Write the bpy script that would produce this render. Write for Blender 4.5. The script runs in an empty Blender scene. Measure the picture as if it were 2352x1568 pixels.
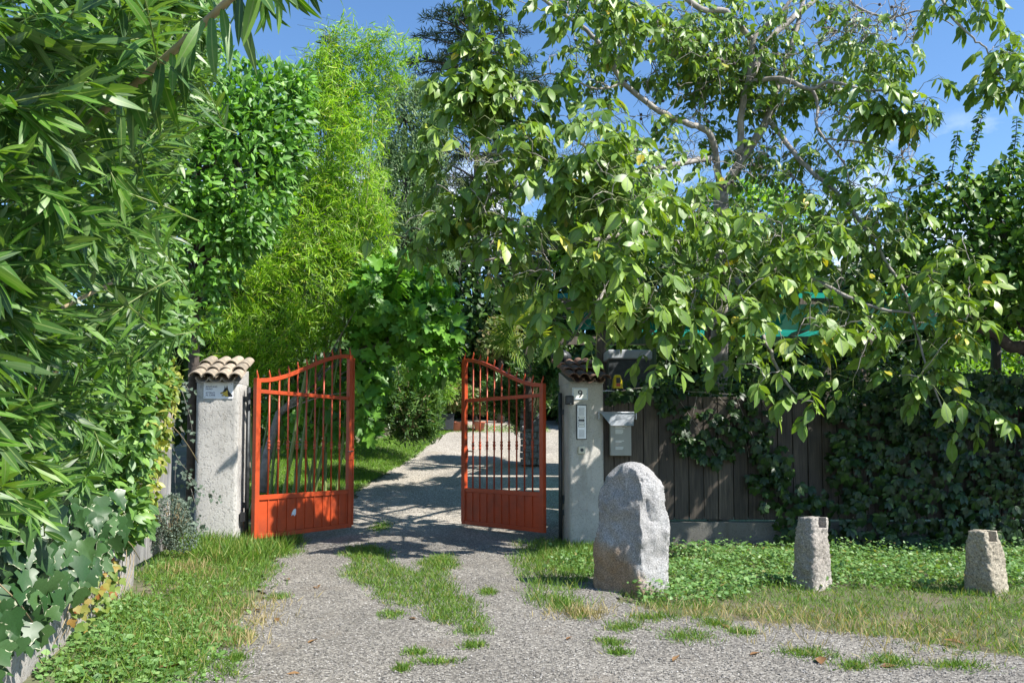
import bpy, math, numpy as np
from mathutils import Matrix, Vector, noise as mnoise
rng = np.random.default_rng(11)
R = math.radians
scene = bpy.context.scene
C = scene.collection

# ---------------------------------------------------------------- camera, sky, sun, exposure
CAM = np.array((0.0, 0.0, 1.25)); F = 1829.0; TH = R(3.0)
cam_data = bpy.data.cameras.new('camera')
cam = bpy.data.objects.new('camera', cam_data); C.objects.link(cam)
cam.location = CAM; cam.rotation_euler = (R(90) + TH, 0, 0)
cam_data.sensor_width = 36.0; cam_data.lens = F / 2352 * 36.0
cam_data.shift_y = 151 / 2352
cam_data.clip_start = 0.05; cam_data.clip_end = 9000
scene.camera = cam
SUN_AZ, SUN_EL = R(63), R(47)          # azimuth measured from behind the camera towards its right
sun_dir = Vector((math.cos(SUN_EL) * math.sin(SUN_AZ), -math.cos(SUN_EL) * math.cos(SUN_AZ), math.sin(SUN_EL)))
world = bpy.data.worlds.new('World'); scene.world = world; world.use_nodes = True
wn = world.node_tree; wn.nodes.clear()
w_out = wn.nodes.new('ShaderNodeOutputWorld'); w_bg = wn.nodes.new('ShaderNodeBackground')
sky = wn.nodes.new('ShaderNodeTexSky'); sky.sky_type = 'NISHITA'; sky.sun_disc = False
sky.sun_elevation = SUN_EL; sky.sun_rotation = math.pi - SUN_AZ
sky.altitude = 300; sky.air_density = 1.0; sky.dust_density = 0.15; sky.ozone_density = 3.0
# broken cumulus low over the horizon, all the way round
tc = wn.nodes.new('ShaderNodeTexCoord'); sep = wn.nodes.new('ShaderNodeSeparateXYZ')
wn.links.new(tc.outputs['Generated'], sep.inputs[0])
cmap = wn.nodes.new('ShaderNodeMapping'); cmap.inputs['Scale'].default_value = (1, 1, 1.9)
cmap.inputs['Location'].default_value = (0.35, 0.1, 0.0)
wn.links.new(tc.outputs['Generated'], cmap.inputs['Vector'])
cn = wn.nodes.new('ShaderNodeTexNoise'); cn.inputs['Scale'].default_value = 4.2; cn.inputs['Detail'].default_value = 9
cn.inputs['Roughness'].default_value = 0.58
wn.links.new(cmap.outputs[0], cn.inputs['Vector'])
cr = wn.nodes.new('ShaderNodeMapRange'); cr.inputs[1].default_value = 0.51; cr.inputs[2].default_value = 0.62
wn.links.new(cn.outputs[0], cr.inputs[0])
band = wn.nodes.new('ShaderNodeMapRange'); band.inputs[1].default_value = 0.36; band.inputs[2].default_value = 0.26
wn.links.new(sep.outputs[2], band.inputs[0])
mul = wn.nodes.new('ShaderNodeMath'); mul.operation = 'MULTIPLY'; mul.use_clamp = True
wn.links.new(cr.outputs[0], mul.inputs[0]); wn.links.new(band.outputs[0], mul.inputs[1])
cm = wn.nodes.new('ShaderNodeMix'); cm.data_type = 'RGBA'
hs = wn.nodes.new('ShaderNodeHueSaturation'); hs.inputs['Saturation'].default_value = 1.12; hs.inputs['Value'].default_value = 1.2
wn.links.new(sky.outputs[0], hs.inputs['Color'])
wn.links.new(mul.outputs[0], cm.inputs['Factor']); wn.links.new(hs.outputs[0], cm.inputs[6])
cm.inputs[7].default_value = (9.5, 9.8, 10.2, 1)
wn.links.new(cm.outputs[2], w_bg.inputs['Color'])
w_bg.inputs['Strength'].default_value = 0.10
wn.links.new(w_bg.outputs[0], w_out.inputs['Surface'])
sl = bpy.data.lights.new('sun', 'SUN'); sl.energy = 5.0; sl.angle = R(0.53); sl.color = (1.0, 0.955, 0.88)
sun = bpy.data.objects.new('sun', sl); C.objects.link(sun)
sun.rotation_euler = sun_dir.to_track_quat('Z', 'Y').to_euler(); sun.location = (20, -8, 25)
scene.view_settings.view_transform = 'Standard'; scene.view_settings.look = 'None'
scene.view_settings.gamma = 1.0; scene.view_settings.exposure = 1.0
scene.view_settings.use_curve_mapping = False

# ---------------------------------------------------------------- picture <-> place
def P(x, y, Y):
    """world point seen at (x, y) of the 2352x1568 picture, Y metres away"""
    u, v = (x - 1176) / F, (935 - y) / F
    d = np.array((u, math.cos(TH) - v * math.sin(TH), math.sin(TH) + v * math.cos(TH)))
    return CAM + d * (Y / d[1])
def project(p):
    q = np.asarray(p) - CAM
    zf = q[:, 1] * math.cos(TH) + q[:, 2] * math.sin(TH)
    up = -q[:, 1] * math.sin(TH) + q[:, 2] * math.cos(TH)
    zf = np.where(zf < 0.05, 0.05, zf)
    return 1176 + F * q[:, 0] / zf, 935 - F * up / zf, zf
XLY = [-40, 0, 4.8, 7.4, 9.3, 11, 14, 18, 23.6, 30]
XLX = [-1.2, -1.3, -1.72, -2.02, -2.45, -2.95, -2.75, -2.35, -1.75, -1.5]
def XL(Y): return np.interp(Y, XLY, XLX)
def sstep(a, b, x):
    t = np.clip((x - a) / (b - a), 0, 1); return t * t * (3 - 2 * t)
def H(X, Y):
    X = np.asarray(X, float); Y = np.asarray(Y, float)
    Yc = np.clip(Y, -25, 27); q = Yc - 11.5
    z = 0.03 * (Yc - 10) + 0.12 * (np.sqrt(q * q + 1) + q) / 2
    return z + 0.14 * sstep(0, 1.3, XL(Y) - X) + 0.02 * np.sin(X * 1.3 + 0.7) * np.sin(Y * 1.1) * sstep(20, 14, Y)
def G(x, y):
    a, b = 1.0, 60.0
    for _ in range(50):
        m = (a + b) / 2; p = P(x, y, m)
        if p[2] > H(p[0], p[1]): a = m
        else: b = m
    return P(x, y, a)
def inpoly(px, py, poly):
    poly = np.asarray(poly); ins = np.zeros(len(px), bool); j = len(poly) - 1
    for i in range(len(poly)):
        xi, yi = poly[i]; xj, yj = poly[j]
        if yi != yj:
            c = ((yi > py) != (yj > py)) & (px < (xj - xi) * (py - yi) / (yj - yi) + xi)
            ins ^= c
        j = i
    return ins
def gpoly(pts): return [tuple(G(*p)[:2]) for p in pts]
def wob(x, y, s=1.0):
    return (np.sin(x * 5.1 * s + 1.3 * np.sin(y * 3.7 * s)) + np.sin(y * 6.3 * s + 1.7 * np.sin(x * 4.1 * s)) + 0.6 * np.sin((x + y) * 13 * s)) / 2.6

# ---------------------------------------------------------------- materials
def nt(name):
    m = bpy.data.materials.new(name); m.use_nodes = True
    n = m.node_tree; return m, n, n.nodes['Principled BSDF'], n.nodes['Material Output']
def node(n, t, **kw):
    x = n.nodes.new(t)
    for k, v in kw.items():
        if k.startswith('i_'): x.inputs[int(k[2:]) if k[2:].isdigit() else k[2:]].default_value = v
        else: setattr(x, k, v)
    return x
def rgba(c): return (c[0], c[1], c[2], 1)
def ramp(n, fac, stops):
    r = n.nodes.new('ShaderNodeValToRGB'); e = r.color_ramp.elements
    while len(e) < len(stops): e.new(0.5)
    for i, (p, c) in enumerate(stops): e[i].position = p; e[i].color = rgba(c)
    n.links.new(fac, r.inputs[0]); return r.outputs[0]
def coords(n, scale=(1, 1, 1), kind='Object'):
    t = n.nodes.new('ShaderNodeTexCoord'); m = n.nodes.new('ShaderNodeMapping'); m.inputs['Scale'].default_value = scale
    n.links.new(t.outputs[kind], m.inputs[0]); return m.outputs[0]
def ntex(n, vec, scale, detail=5, rough=0.6):
    t = node(n, 'ShaderNodeTexNoise'); t.inputs['Scale'].default_value = scale; t.inputs['Detail'].default_value = detail
    t.inputs['Roughness'].default_value = rough; n.links.new(vec, t.inputs['Vector']); return t.outputs[0]
def mixc(n, fac, a, b, mode='MIX'):
    m = node(n, 'ShaderNodeMix', data_type='RGBA', blend_type=mode)
    for s, v in (('Factor', fac), (6, a), (7, b)):
        if isinstance(v, (int, float)): m.inputs[s].default_value = v
        elif isinstance(v, tuple): m.inputs[s].default_value = rgba(v)
        else: n.links.new(v, m.inputs[s])
    return m.outputs[2]
def bump(n, b, h, strength, dist=0.01):
    x = node(n, 'ShaderNodeBump'); x.inputs['Strength'].default_value = strength; x.inputs['Distance'].default_value = dist
    n.links.new(h, x.inputs['Height']); n.links.new(x.outputs[0], b.inputs['Normal'])
def island(n):
    o = n.nodes.new('ShaderNodeObjectInfo'); g = n.nodes.new('ShaderNodeNewGeometry')
    a = node(n, 'ShaderNodeMath', operation='ADD'); n.links.new(o.outputs['Random'], a.inputs[0]); n.links.new(g.outputs['Random Per Island'], a.inputs[1])
    f = node(n, 'ShaderNodeMath', operation='FRACT'); n.links.new(a.outputs[0], f.inputs[0]); return f.outputs[0], g
def leaf_mat(name, stops, trans=0.32, tcol=(1.5, 1.5, 0.45), rough=0.38, rib=None, edge=None, back=None, spec=0.38, coat=0.0):
    m, n, b, out = nt(name); f, g = island(n)
    col = ramp(n, f, stops)
    nz = ntex(n, coords(n), 14, 3); v = ramp(n, nz, [(0.3, (0.82, 0.82, 0.82)), (0.7, (1.12, 1.12, 1.12))])
    col = mixc(n, 1.0, col, v, 'MULTIPLY')
    uv = n.nodes.new('ShaderNodeUVMap'); s = n.nodes.new('ShaderNodeSeparateXYZ'); n.links.new(uv.outputs[0], s.inputs[0])
    if rib:
        a = node(n, 'ShaderNodeMath', operation='SUBTRACT'); n.links.new(s.outputs[0], a.inputs[0]); a.inputs[1].default_value = 0.5
        a2 = node(n, 'ShaderNodeMath', operation='ABSOLUTE'); n.links.new(a.outputs[0], a2.inputs[0])
        r = node(n, 'ShaderNodeMapRange'); r.inputs[1].default_value = 0.075; r.inputs[2].default_value = 0.03
        n.links.new(a2.outputs[0], r.inputs[0]); col = mixc(n, r.outputs[0], col, rib)
    if edge:
        e = node(n, 'ShaderNodeMath', operation='ADD'); n.links.new(s.outputs[1], e.inputs[0])
        ez = node(n, 'ShaderNodeMath', operation='MULTIPLY_ADD'); n.links.new(ntex(n, g.outputs['Position'], 22, 2), ez.inputs[0]); ez.inputs[1].default_value = 1.5; ez.inputs[2].default_value = -0.82
        n.links.new(ez.outputs[0], e.inputs[1])
        r = node(n, 'ShaderNodeMapRange'); r.inputs[1].default_value = 1.0; r.inputs[2].default_value = 1.06
        n.links.new(e.outputs[0], r.inputs[0]); col = mixc(n, r.outputs[0], col, edge)
    if back:
        col = mixc(n, g.outputs['Backfacing'], col, mixc(n, 0.55, col, back))
    n.links.new(col, b.inputs['Base Color']); b.inputs['Roughness'].default_value = rough
    b.inputs['Specular IOR Level'].default_value = spec
    b.inputs['Coat Weight'].default_value = coat; b.inputs['Coat Roughness'].default_value = 0.36
    t = n.nodes.new('ShaderNodeBsdfTranslucent'); n.links.new(mixc(n, 1.0, col, tcol, 'MULTIPLY'), t.inputs[0])
    mx = n.nodes.new('ShaderNodeMixShader'); mx.inputs[0].default_value = trans
    n.links.new(b.outputs[0], mx.inputs[1]); n.links.new(t.outputs[0], mx.inputs[2]); n.links.new(mx.outputs[0], out.inputs[0])
    return m
def solid(name, col, rough=0.5, metal=0.0, var=0.25, scale=20, bmp=0.0, stretch=(1, 1, 1), dirt=None):
    m, n, b, out = nt(name); vec = coords(n, stretch); z = ntex(n, vec, scale, 6)
    c = ramp(n, z, [(0.3, tuple(v * (1 - var) for v in col)), (0.7, tuple(min(v * (1 + var), 0.95) for v in col))])
    if dirt:
        z2 = ntex(n, coords(n), dirt[1], 6); rr = node(n, 'ShaderNodeMapRange'); rr.inputs[1].default_value = 0.5; rr.inputs[2].default_value = 0.72; rr.inputs[4].default_value = dirt[2]
        n.links.new(z2, rr.inputs[0]); c = mixc(n, rr.outputs[0], c, dirt[0])
    n.links.new(c, b.inputs['Base Color']); b.inputs['Roughness'].default_value = rough; b.inputs['Metallic'].default_value = metal
    if bmp: bump(n, b, z, bmp)
    return m
def per_obj(n, col, amt=0.35):
    o = n.nodes.new('ShaderNodeObjectInfo'); r = node(n, 'ShaderNodeMapRange'); r.inputs[3].default_value = 1 - amt; r.inputs[4].default_value = 1 + amt
    n.links.new(o.outputs['Random'], r.inputs[0]); return mixc(n, 1.0, col, r.outputs[0], 'MULTIPLY')
def gravel_mat():
    m, n, b, out = nt('gravel'); vec = coords(n)
    vo = node(n, 'ShaderNodeTexVoronoi'); vo.inputs['Scale'].default_value = 78; n.links.new(vec, vo.inputs['Vector'])
    sx = n.nodes.new('ShaderNodeSeparateXYZ'); n.links.new(vo.outputs['Color'], sx.inputs[0])
    c = ramp(n, sx.outputs[0], [(0.0, (0.055, 0.050, 0.044)), (0.35, (0.150, 0.139, 0.123)), (0.75, (0.230, 0.214, 0.190)), (1.0, (0.38, 0.36, 0.325))])
    big = ramp(n, ntex(n, vec, 1.1, 5), [(0.3, (0.82, 0.81, 0.79)), (0.7, (1.1, 1.09, 1.07))])
    c = mixc(n, 1.0, c, big, 'MULTIPLY')
    rr = node(n, 'ShaderNodeMapRange'); rr.inputs[1].default_value = 0.56; rr.inputs[2].default_value = 0.72; rr.inputs[4].default_value = 0.6
    n.links.new(ntex(n, vec, 2.3, 6), rr.inputs[0]); c = mixc(n, rr.outputs[0], c, (0.17, 0.145, 0.115))
    # paler gravel inside the gate, its colour lifted to brighten the sunlit drive
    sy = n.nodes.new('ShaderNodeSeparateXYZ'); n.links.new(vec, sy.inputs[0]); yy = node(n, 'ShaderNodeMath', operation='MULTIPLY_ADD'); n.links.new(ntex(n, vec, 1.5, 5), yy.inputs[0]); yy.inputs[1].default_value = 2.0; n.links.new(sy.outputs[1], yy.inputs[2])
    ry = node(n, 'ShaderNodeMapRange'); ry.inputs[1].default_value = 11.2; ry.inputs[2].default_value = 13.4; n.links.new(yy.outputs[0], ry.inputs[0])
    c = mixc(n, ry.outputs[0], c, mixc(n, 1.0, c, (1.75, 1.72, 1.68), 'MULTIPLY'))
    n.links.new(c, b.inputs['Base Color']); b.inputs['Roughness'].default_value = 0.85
    inv = node(n, 'ShaderNodeMath', operation='SUBTRACT'); inv.inputs[0].default_value = 1.0; n.links.new(vo.outputs['Distance'], inv.inputs[1])
    bump(n, b, inv.outputs[0], 0.5, 0.010); return m
def dirt_mat():
    m, n, b, out = nt('soil'); vec = coords(n); z = ntex(n, vec, 9, 8)
    c = ramp(n, z, [(0.3, (0.07, 0.065, 0.035)), (0.5, (0.13, 0.11, 0.07)), (0.7, (0.16, 0.15, 0.10))])
    c = mixc(n, ramp(n, ntex(n, vec, 2.5, 5), [(0.4, (0, 0, 0)), (0.6, (0.7, 0.7, 0.7))]), c, (0.055, 0.085, 0.022))
    n.links.new(c, b.inputs['Base Color']); b.inputs['Roughness'].default_value = 0.95; bump(n, b, z, 0.8, 0.02); return m
def wood_mat(name, dark, light, amt=0.3, gs=30):
    m, n, b, out = nt(name); vec = coords(n, (1, 1, 0.05)); z = ntex(n, vec, gs, 6, 0.65)
    c = ramp(n, z, [(0.3, dark), (0.62, light), (0.8, tuple(v * 1.25 for v in light))])
    z2 = ntex(n, coords(n, (1, 1, 0.35)), 3.5, 5); c = mixc(n, 1.0, c, ramp(n, z2, [(0.3, (0.6, 0.58, 0.55)), (0.7, (1.2, 1.2, 1.2))]), 'MULTIPLY')
    n.links.new(per_obj(n, c, amt), b.inputs['Base Color']); b.inputs['Roughness'].default_value = 0.75; bump(n, b, z, 0.5, 0.004); return m
def plaster_mat(name, base, pits=1.0):
    m, n, b, out = nt(name); vec = coords(n)
    z = ntex(n, vec, 2.2, 7); c = ramp(n, z, [(0.25, tuple(v * 0.72 for v in base)), (0.5, base), (0.75, tuple(v * 1.12 for v in base))])
    sp = ntex(n, vec, 55, 5, 0.7); c = mixc(n, 1.0, c, ramp(n, sp, [(0.32, (0.62, 0.6, 0.57)), (0.45, (1, 1, 1)), (0.7, (1.06, 1.06, 1.06))]), 'MULTIPLY')
    st = ntex(n, coords(n, (1, 1, 0.12)), 7, 5); rr = node(n, 'ShaderNodeMapRange'); rr.inputs[1].default_value = 0.55; rr.inputs[2].default_value = 0.75; rr.inputs[4].default_value = 0.55
    n.links.new(st, rr.inputs[0]); c = mixc(n, rr.outputs[0], c, tuple(v * t for v, t in zip(base, (0.6, 0.55, 0.45))))
    n.links.new(c, b.inputs['Base Color']); b.inputs['Roughness'].default_value = 0.9
    h = node(n, 'ShaderNodeMath', operation='ADD'); n.links.new(ramp(n, ntex(n, coords(n, (1, 1, 0.55)), 34, 4, 0.7), [(0.36, (0, 0, 0)), (0.46, (1, 1, 1))]), h.inputs[0]); n.links.new(sp, h.inputs[1])
    bump(n, b, h.outputs[0], 0.65 * pits, 0.006); return m
def granite_mat(name, base, warm=None, scale=85):
    m, n, b, out = nt(name); vec = coords(n)
    sp = ntex(n, vec, scale, 3, 0.75); c = ramp(n, sp, [(0.32, tuple(v * 0.28 for v in base)), (0.46, tuple(v * 0.85 for v in base)), (0.56, base), (0.7, tuple(min(v * 1.7, .85) for v in base))])
    big = ntex(n, vec, 3.5, 6); c = mixc(n, 1.0, c, ramp(n, big, [(0.3, (0.75, 0.73, 0.7)), (0.7, (1.15, 1.15, 1.15))]), 'MULTIPLY')
    if warm:
        g = n.nodes.new('ShaderNodeTexCoord'); s = n.nodes.new('ShaderNodeSeparateXYZ'); n.links.new(g.outputs['Object'], s.inputs[0])
        a = node(n, 'ShaderNodeMath', operation='MULTIPLY_ADD'); n.links.new(ntex(n, vec, 3, 5), a.inputs[0]); a.inputs[1].default_value = 0.7; n.links.new(s.outputs[2], a.inputs[2])
        a3 = node(n, 'ShaderNodeMath', operation='MULTIPLY_ADD'); n.links.new(s.outputs[0], a3.inputs[0]); a3.inputs[1].default_value = 0.9; n.links.new(a.outputs[0], a3.inputs[2])
        r = node(n, 'ShaderNodeMapRange'); r.inputs[1].default_value = warm[1]; r.inputs[2].default_value = warm[1] - 0.18; r.inputs[4].default_value = 0.75
        n.links.new(a3.outputs[0], r.inputs[0]); c = mixc(n, r.outputs[0], c, mixc(n, 1.0, c, warm[0], 'MULTIPLY'))
    n.links.new(c, b.inputs['Base Color']); b.inputs['Roughness'].default_value = 0.85
    h = node(n, 'ShaderNodeMath', operation='ADD'); n.links.new(sp, h.inputs[0]); n.links.new(ntex(n, vec, 24, 6), h.inputs[1]); bump(n, b, h.outputs[0], 0.7, 0.012); return m

M = {}
M['gravel'] = gravel_mat(); M['soil'] = dirt_mat()
M['plaster'] = plaster_mat('rough_plaster', (0.42, 0.405, 0.38), 1.3)
M['render'] = plaster_mat('smooth_render', (0.46, 0.44, 0.40), 0.7)
M['concrete'] = plaster_mat('old_concrete', (0.33, 0.31, 0.29), 1.2)
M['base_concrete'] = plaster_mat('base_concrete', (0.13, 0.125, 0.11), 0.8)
M['granite'] = granite_mat('granite', (0.34, 0.335, 0.33), ((1.0, 0.64, 0.34), 0.66))
M['post_stone'] = granite_mat('post_stone', (0.33, 0.30, 0.265), None, 60)
M['post_stone_yellow'] = granite_mat('post_stone_yellow', (0.36, 0.32, 0.245), None, 60)
M['field_stone'] = granite_mat('field_stone', (0.26, 0.26, 0.28), None, 30)
M['red'] = solid('red_paint', (0.43, 0.060, 0.015), 0.42, 0, 0.10, 9, 0.06, dirt=((0.23, 0.045, 0.020), 3.2, 0.7))
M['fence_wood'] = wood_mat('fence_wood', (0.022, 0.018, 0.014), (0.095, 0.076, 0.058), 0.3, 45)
M['grey_wood'] = wood_mat('grey_wood', (0.10, 0.10, 0.10), (0.30, 0.29, 0.28), 0.25)
M['post_wood'] = wood_mat('post_wood', (0.06, 0.045, 0.035), (0.17, 0.14, 0.11), 0.2)
M['bark'] = solid('walnut_bark', (0.28, 0.255, 0.23), 0.9, 0, 0.45, 16, 0.6, (1, 1, 0.5))
M['twig'] = solid('twig_bark', (0.22, 0.20, 0.175), 0.85, 0, 0.35, 14)
M['dark_bark'] = solid('dark_bark', (0.075, 0.06, 0.05), 0.95, 0, 0.4, 16, 0.6)
M['green_stem'] = solid('green_stem', (0.17, 0.22, 0.06), 0.5, 0, 0.3, 9)
M['tan_stem'] = solid('tan_stem', (0.30, 0.235, 0.13), 0.6, 0, 0.25, 18, 0.2)
M['steel'] = solid('galvanised_steel', (0.40, 0.43, 0.47), 0.35, 0.5, 0.12, 14)
M['alu'] = solid('brushed_panel', (0.62, 0.63, 0.64), 0.38, 0.55, 0.06, 30)
M['dark_steel'] = solid('dark_steel', (0.05, 0.055, 0.06), 0.5, 0.4, 0.3, 14)
M['black'] = solid('black_plastic', (0.02, 0.02, 0.023), 0.45, 0, 0.2, 14)
M['grey_paint'] = solid('grey_box_paint', (0.31, 0.31, 0.28), 0.5, 0, 0.06, 10)
M['pale_print'] = solid('pale_print', (0.70, 0.70, 0.66), 0.6, 0, 0.05, 10)
M['ivory'] = solid('ivory_plastic', (0.62, 0.58, 0.46), 0.5, 0, 0.1, 20)
M['enamel'] = solid('white_enamel', (0.78, 0.78, 0.74), 0.25, 0, 0.04, 8)
M['sign_white'] = solid('sign_white', (0.74, 0.76, 0.80), 0.4, 0, 0.04, 8)
M['blue'] = solid('blue_line', (0.10, 0.26, 0.52), 0.35, 0, 0.05, 8)
M['navy'] = solid('navy_print', (0.03, 0.03, 0.10), 0.5, 0, 0.05, 8)
M['ochre'] = solid('ochre_print', (0.58, 0.42, 0.06), 0.5, 0, 0.15, 60)
M['yellow'] = solid('yellow_plastic', (0.74, 0.58, 0.02), 0.35, 0, 0.1, 10)
M['redplastic'] = solid('red_plastic', (0.55, 0.05, 0.02), 0.35, 0, 0.1, 10)
M['terracotta'] = solid('terracotta', (0.42, 0.15, 0.09), 0.8, 0, 0.25, 10)
M['sticker'] = solid('pale_sticker', (0.62, 0.68, 0.74), 0.4, 0, 0.25, 60)
M['white_paint'] = solid('white_paint', (0.36, 0.38, 0.41), 0.5, 0, 0.06, 6)
def tile_mat(name, base, spot):
    m, n, b, out = nt(name); vec = coords(n); z = ntex(n, vec, 26, 6, 0.7)
    c = ramp(n, z, [(0.3, tuple(v * 0.55 for v in base)), (0.55, base), (0.75, tuple(min(v * 1.3, 0.9) for v in base))])
    rr = node(n, 'ShaderNodeMapRange'); rr.inputs[1].default_value = 0.52; rr.inputs[2].default_value = 0.66; n.links.new(ntex(n, vec, 9, 6), rr.inputs[0])
    c = mixc(n, rr.outputs[0], c, spot); n.links.new(per_obj(n, c, 0.2), b.inputs['Base Color']); b.inputs['Roughness'].default_value = 0.85; bump(n, b, z, 0.5, 0.005); return m
M['tile'] = tile_mat('pale_roof_tile', (0.36, 0.295, 0.225), (0.24, 0.205, 0.16))
M['dark_tile'] = tile_mat('dark_roof_tile', (0.20, 0.115, 0.08), (0.075, 0.06, 0.05))  # same tile colour, older and with shade put into the darker tone
def canvas_mat():
    m, n, b, out = nt('green_canvas'); z = ntex(n, coords(n), 3, 5)
    c = ramp(n, z, [(0.3, (0.006, 0.065, 0.042)), (0.7, (0.010, 0.11, 0.075))]); n.links.new(c, b.inputs['Base Color']); b.inputs['Roughness'].default_value = 0.7
    t = n.nodes.new('ShaderNodeBsdfTranslucent'); t.inputs[0].default_value = (0.016, 0.25, 0.18, 1)
    mx = n.nodes.new('ShaderNodeMixShader'); mx.inputs[0].default_value = 0.62
    n.links.new(b.outputs[0], mx.inputs[1]); n.links.new(t.outputs[0], mx.inputs[2]); n.links.new(mx.outputs[0], out.inputs[0]); return m
M['canvas'] = canvas_mat()
# foliage
M['oleander'] = leaf_mat('oleander_leaf', [(0, (0.022, 0.065, 0.007)), (0.45, (0.047, 0.127, 0.014)), (0.85, (0.084, 0.202, 0.018)), (1, (0.135, 0.253, 0.027))], 0.24, rib=(0.17, 0.25, 0.07), back=(0.12, 0.19, 0.09), tcol=(2.3, 2.4, 0.4), rough=0.46, spec=0.60)
M['oleander_far'] = leaf_mat('oleander_bush_leaf', [(0, (0.045, 0.113, 0.034)), (0.6, (0.099, 0.195, 0.06)), (1, (0.181, 0.3, 0.084))], 0.3, rough=0.4)
M['laurel'] = leaf_mat('laurel_leaf', [(0, (0.041, 0.129, 0.014)), (0.5, (0.088, 0.235, 0.023)), (0.9, (0.162, 0.364, 0.034)), (1, (0.243, 0.446, 0.043))], 0.26, rib=(0.10, 0.19, 0.05), tcol=(1.9, 2.0, 0.4), rough=0.48, spec=0.50)
M['walnut'] = leaf_mat('walnut_leaf', [(0, (0.09, 0.175, 0.027)), (0.5, (0.159, 0.273, 0.04)), (0.93, (0.235, 0.357, 0.052)), (0.985, (0.289, 0.38, 0.051)), (1, (0.641, 0.458, 0.031))], 0.28, rough=0.45, rib=(0.15, 0.22, 0.07), back=(0.12, 0.18, 0.07), tcol=(1.8, 1.9, 0.3), spec=0.5)
M['fig'] = leaf_mat('fig_leaf', [(0, (0.074, 0.203, 0.026)), (0.6, (0.139, 0.334, 0.039)), (1, (0.227, 0.454, 0.048))], 0.30, rough=0.42)
M['bamboo'] = leaf_mat('bamboo_leaf', [(0, (0.105, 0.228, 0.013)), (0.5, (0.207, 0.401, 0.023)), (0.9, (0.346, 0.553, 0.039)), (1, (0.553, 0.553, 0.107))], 0.42, tcol=(1.4, 1.45, 0.4), rough=0.45)
M['ivy'] = leaf_mat('ivy_leaf', [(0, (0.02, 0.061, 0.015)), (0.6, (0.035, 0.086, 0.025)), (1, (0.056, 0.118, 0.033))], 0.10, rough=0.42, edge=(0.42, 0.44, 0.30))
M['climber'] = leaf_mat('climber_leaf', [(0, (0.055, 0.131, 0.031)), (0.6, (0.105, 0.224, 0.042)), (1, (0.187, 0.336, 0.052))], 0.26, rib=(0.15, 0.24, 0.08), tcol=(2.0, 2.0, 0.5), rough=0.46, spec=0.50)
M['yellow_leaf'] = leaf_mat('yellow_green_leaf', [(0, (0.10, 0.18, 0.03)), (0.5, (0.24, 0.30, 0.05)), (1, (0.46, 0.44, 0.12))], 0.35, rough=0.42)
M['rusty_vine'] = leaf_mat('rusty_vine_leaf', [(0, (0.11, 0.19, 0.035)), (0.7, (0.20, 0.26, 0.05)), (0.85, (0.30, 0.22, 0.05)), (1, (0.30, 0.08, 0.03))], 0.32, rough=0.5)
M['creeper'] = leaf_mat('creeper_leaf', [(0, (0.009, 0.031, 0.008)), (0.6, (0.018, 0.052, 0.012)), (0.95, (0.043, 0.093, 0.016)), (1, (0.078, 0.148, 0.022))], 0.25, rough=0.42)
M['persimmon'] = leaf_mat('heart_leaf', [(0, (0.039, 0.098, 0.012)), (0.6, (0.081, 0.184, 0.02)), (0.95, (0.137, 0.272, 0.031)), (1, (0.245, 0.381, 0.051))], 0.28, rough=0.46)
M['juniper'] = leaf_mat('juniper_leaf', [(0, (0.059, 0.125, 0.045)), (0.6, (0.112, 0.198, 0.067)), (1, (0.198, 0.29, 0.112))], 0.2, rough=0.6)
M['cedar'] = leaf_mat('cedar_needle', [(0, (0.020, 0.045, 0.022)), (1, (0.055, 0.10, 0.05))], 0.12, rough=0.6)
M['fir'] = leaf_mat('fir_needle', [(0, (0.022, 0.035, 0.015)), (0.8, (0.05, 0.065, 0.03)), (1, (0.10, 0.075, 0.05))], 0.12, rough=0.6)
M['dark_tree'] = leaf_mat('dark_tree_leaf', [(0, (0.02, 0.055, 0.011)), (0.7, (0.044, 0.105, 0.019)), (1, (0.099, 0.187, 0.026))], 0.25, rough=0.45)
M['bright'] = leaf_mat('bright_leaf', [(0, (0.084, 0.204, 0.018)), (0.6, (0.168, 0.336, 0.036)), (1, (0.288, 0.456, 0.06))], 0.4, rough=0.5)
M['maple'] = leaf_mat('maple_leaf', [(0, (0.08, 0.13, 0.03)), (0.7, (0.16, 0.22, 0.06)), (1, (0.28, 0.20, 0.09))], 0.35, rough=0.5)
M['palm'] = leaf_mat('palm_leaf', [(0, (0.08, 0.16, 0.02)), (0.6, (0.15, 0.25, 0.03)), (1, (0.34, 0.36, 0.08))], 0.35, rough=0.42)
M['grey_shrub'] = leaf_mat('grey_shrub_leaf', [(0, (0.06, 0.09, 0.065)), (1, (0.15, 0.20, 0.15))], 0.15, rough=0.6)
M['grass'] = leaf_mat('grass_blade', [(0, (0.061, 0.132, 0.016)), (0.5, (0.11, 0.22, 0.026)), (0.85, (0.176, 0.297, 0.044)), (0.93, (0.286, 0.297, 0.079)), (1, (0.396, 0.319, 0.132))], 0.35, rough=0.5)
M['lawn'] = leaf_mat('lawn_blade', [(0, (0.076, 0.177, 0.016)), (0.6, (0.152, 0.304, 0.033)), (1, (0.254, 0.405, 0.055))], 0.38, rough=0.5)
M['dry_grass'] = leaf_mat('dry_grass_blade', [(0, (0.26, 0.22, 0.09)), (1, (0.44, 0.35, 0.18))], 0.3, rough=0.6)
M['weed'] = leaf_mat('weed_leaf', [(0, (0.082, 0.18, 0.05)), (0.6, (0.153, 0.284, 0.08)), (0.95, (0.229, 0.361, 0.123)), (1, (0.306, 0.218, 0.087))], 0.3, rough=0.45)
M['dead_leaf'] = leaf_mat('dead_leaf', [(0, (0.14, 0.065, 0.03)), (0.6, (0.24, 0.13, 0.06)), (1, (0.36, 0.22, 0.10))], 0.12, rough=0.6)
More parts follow.
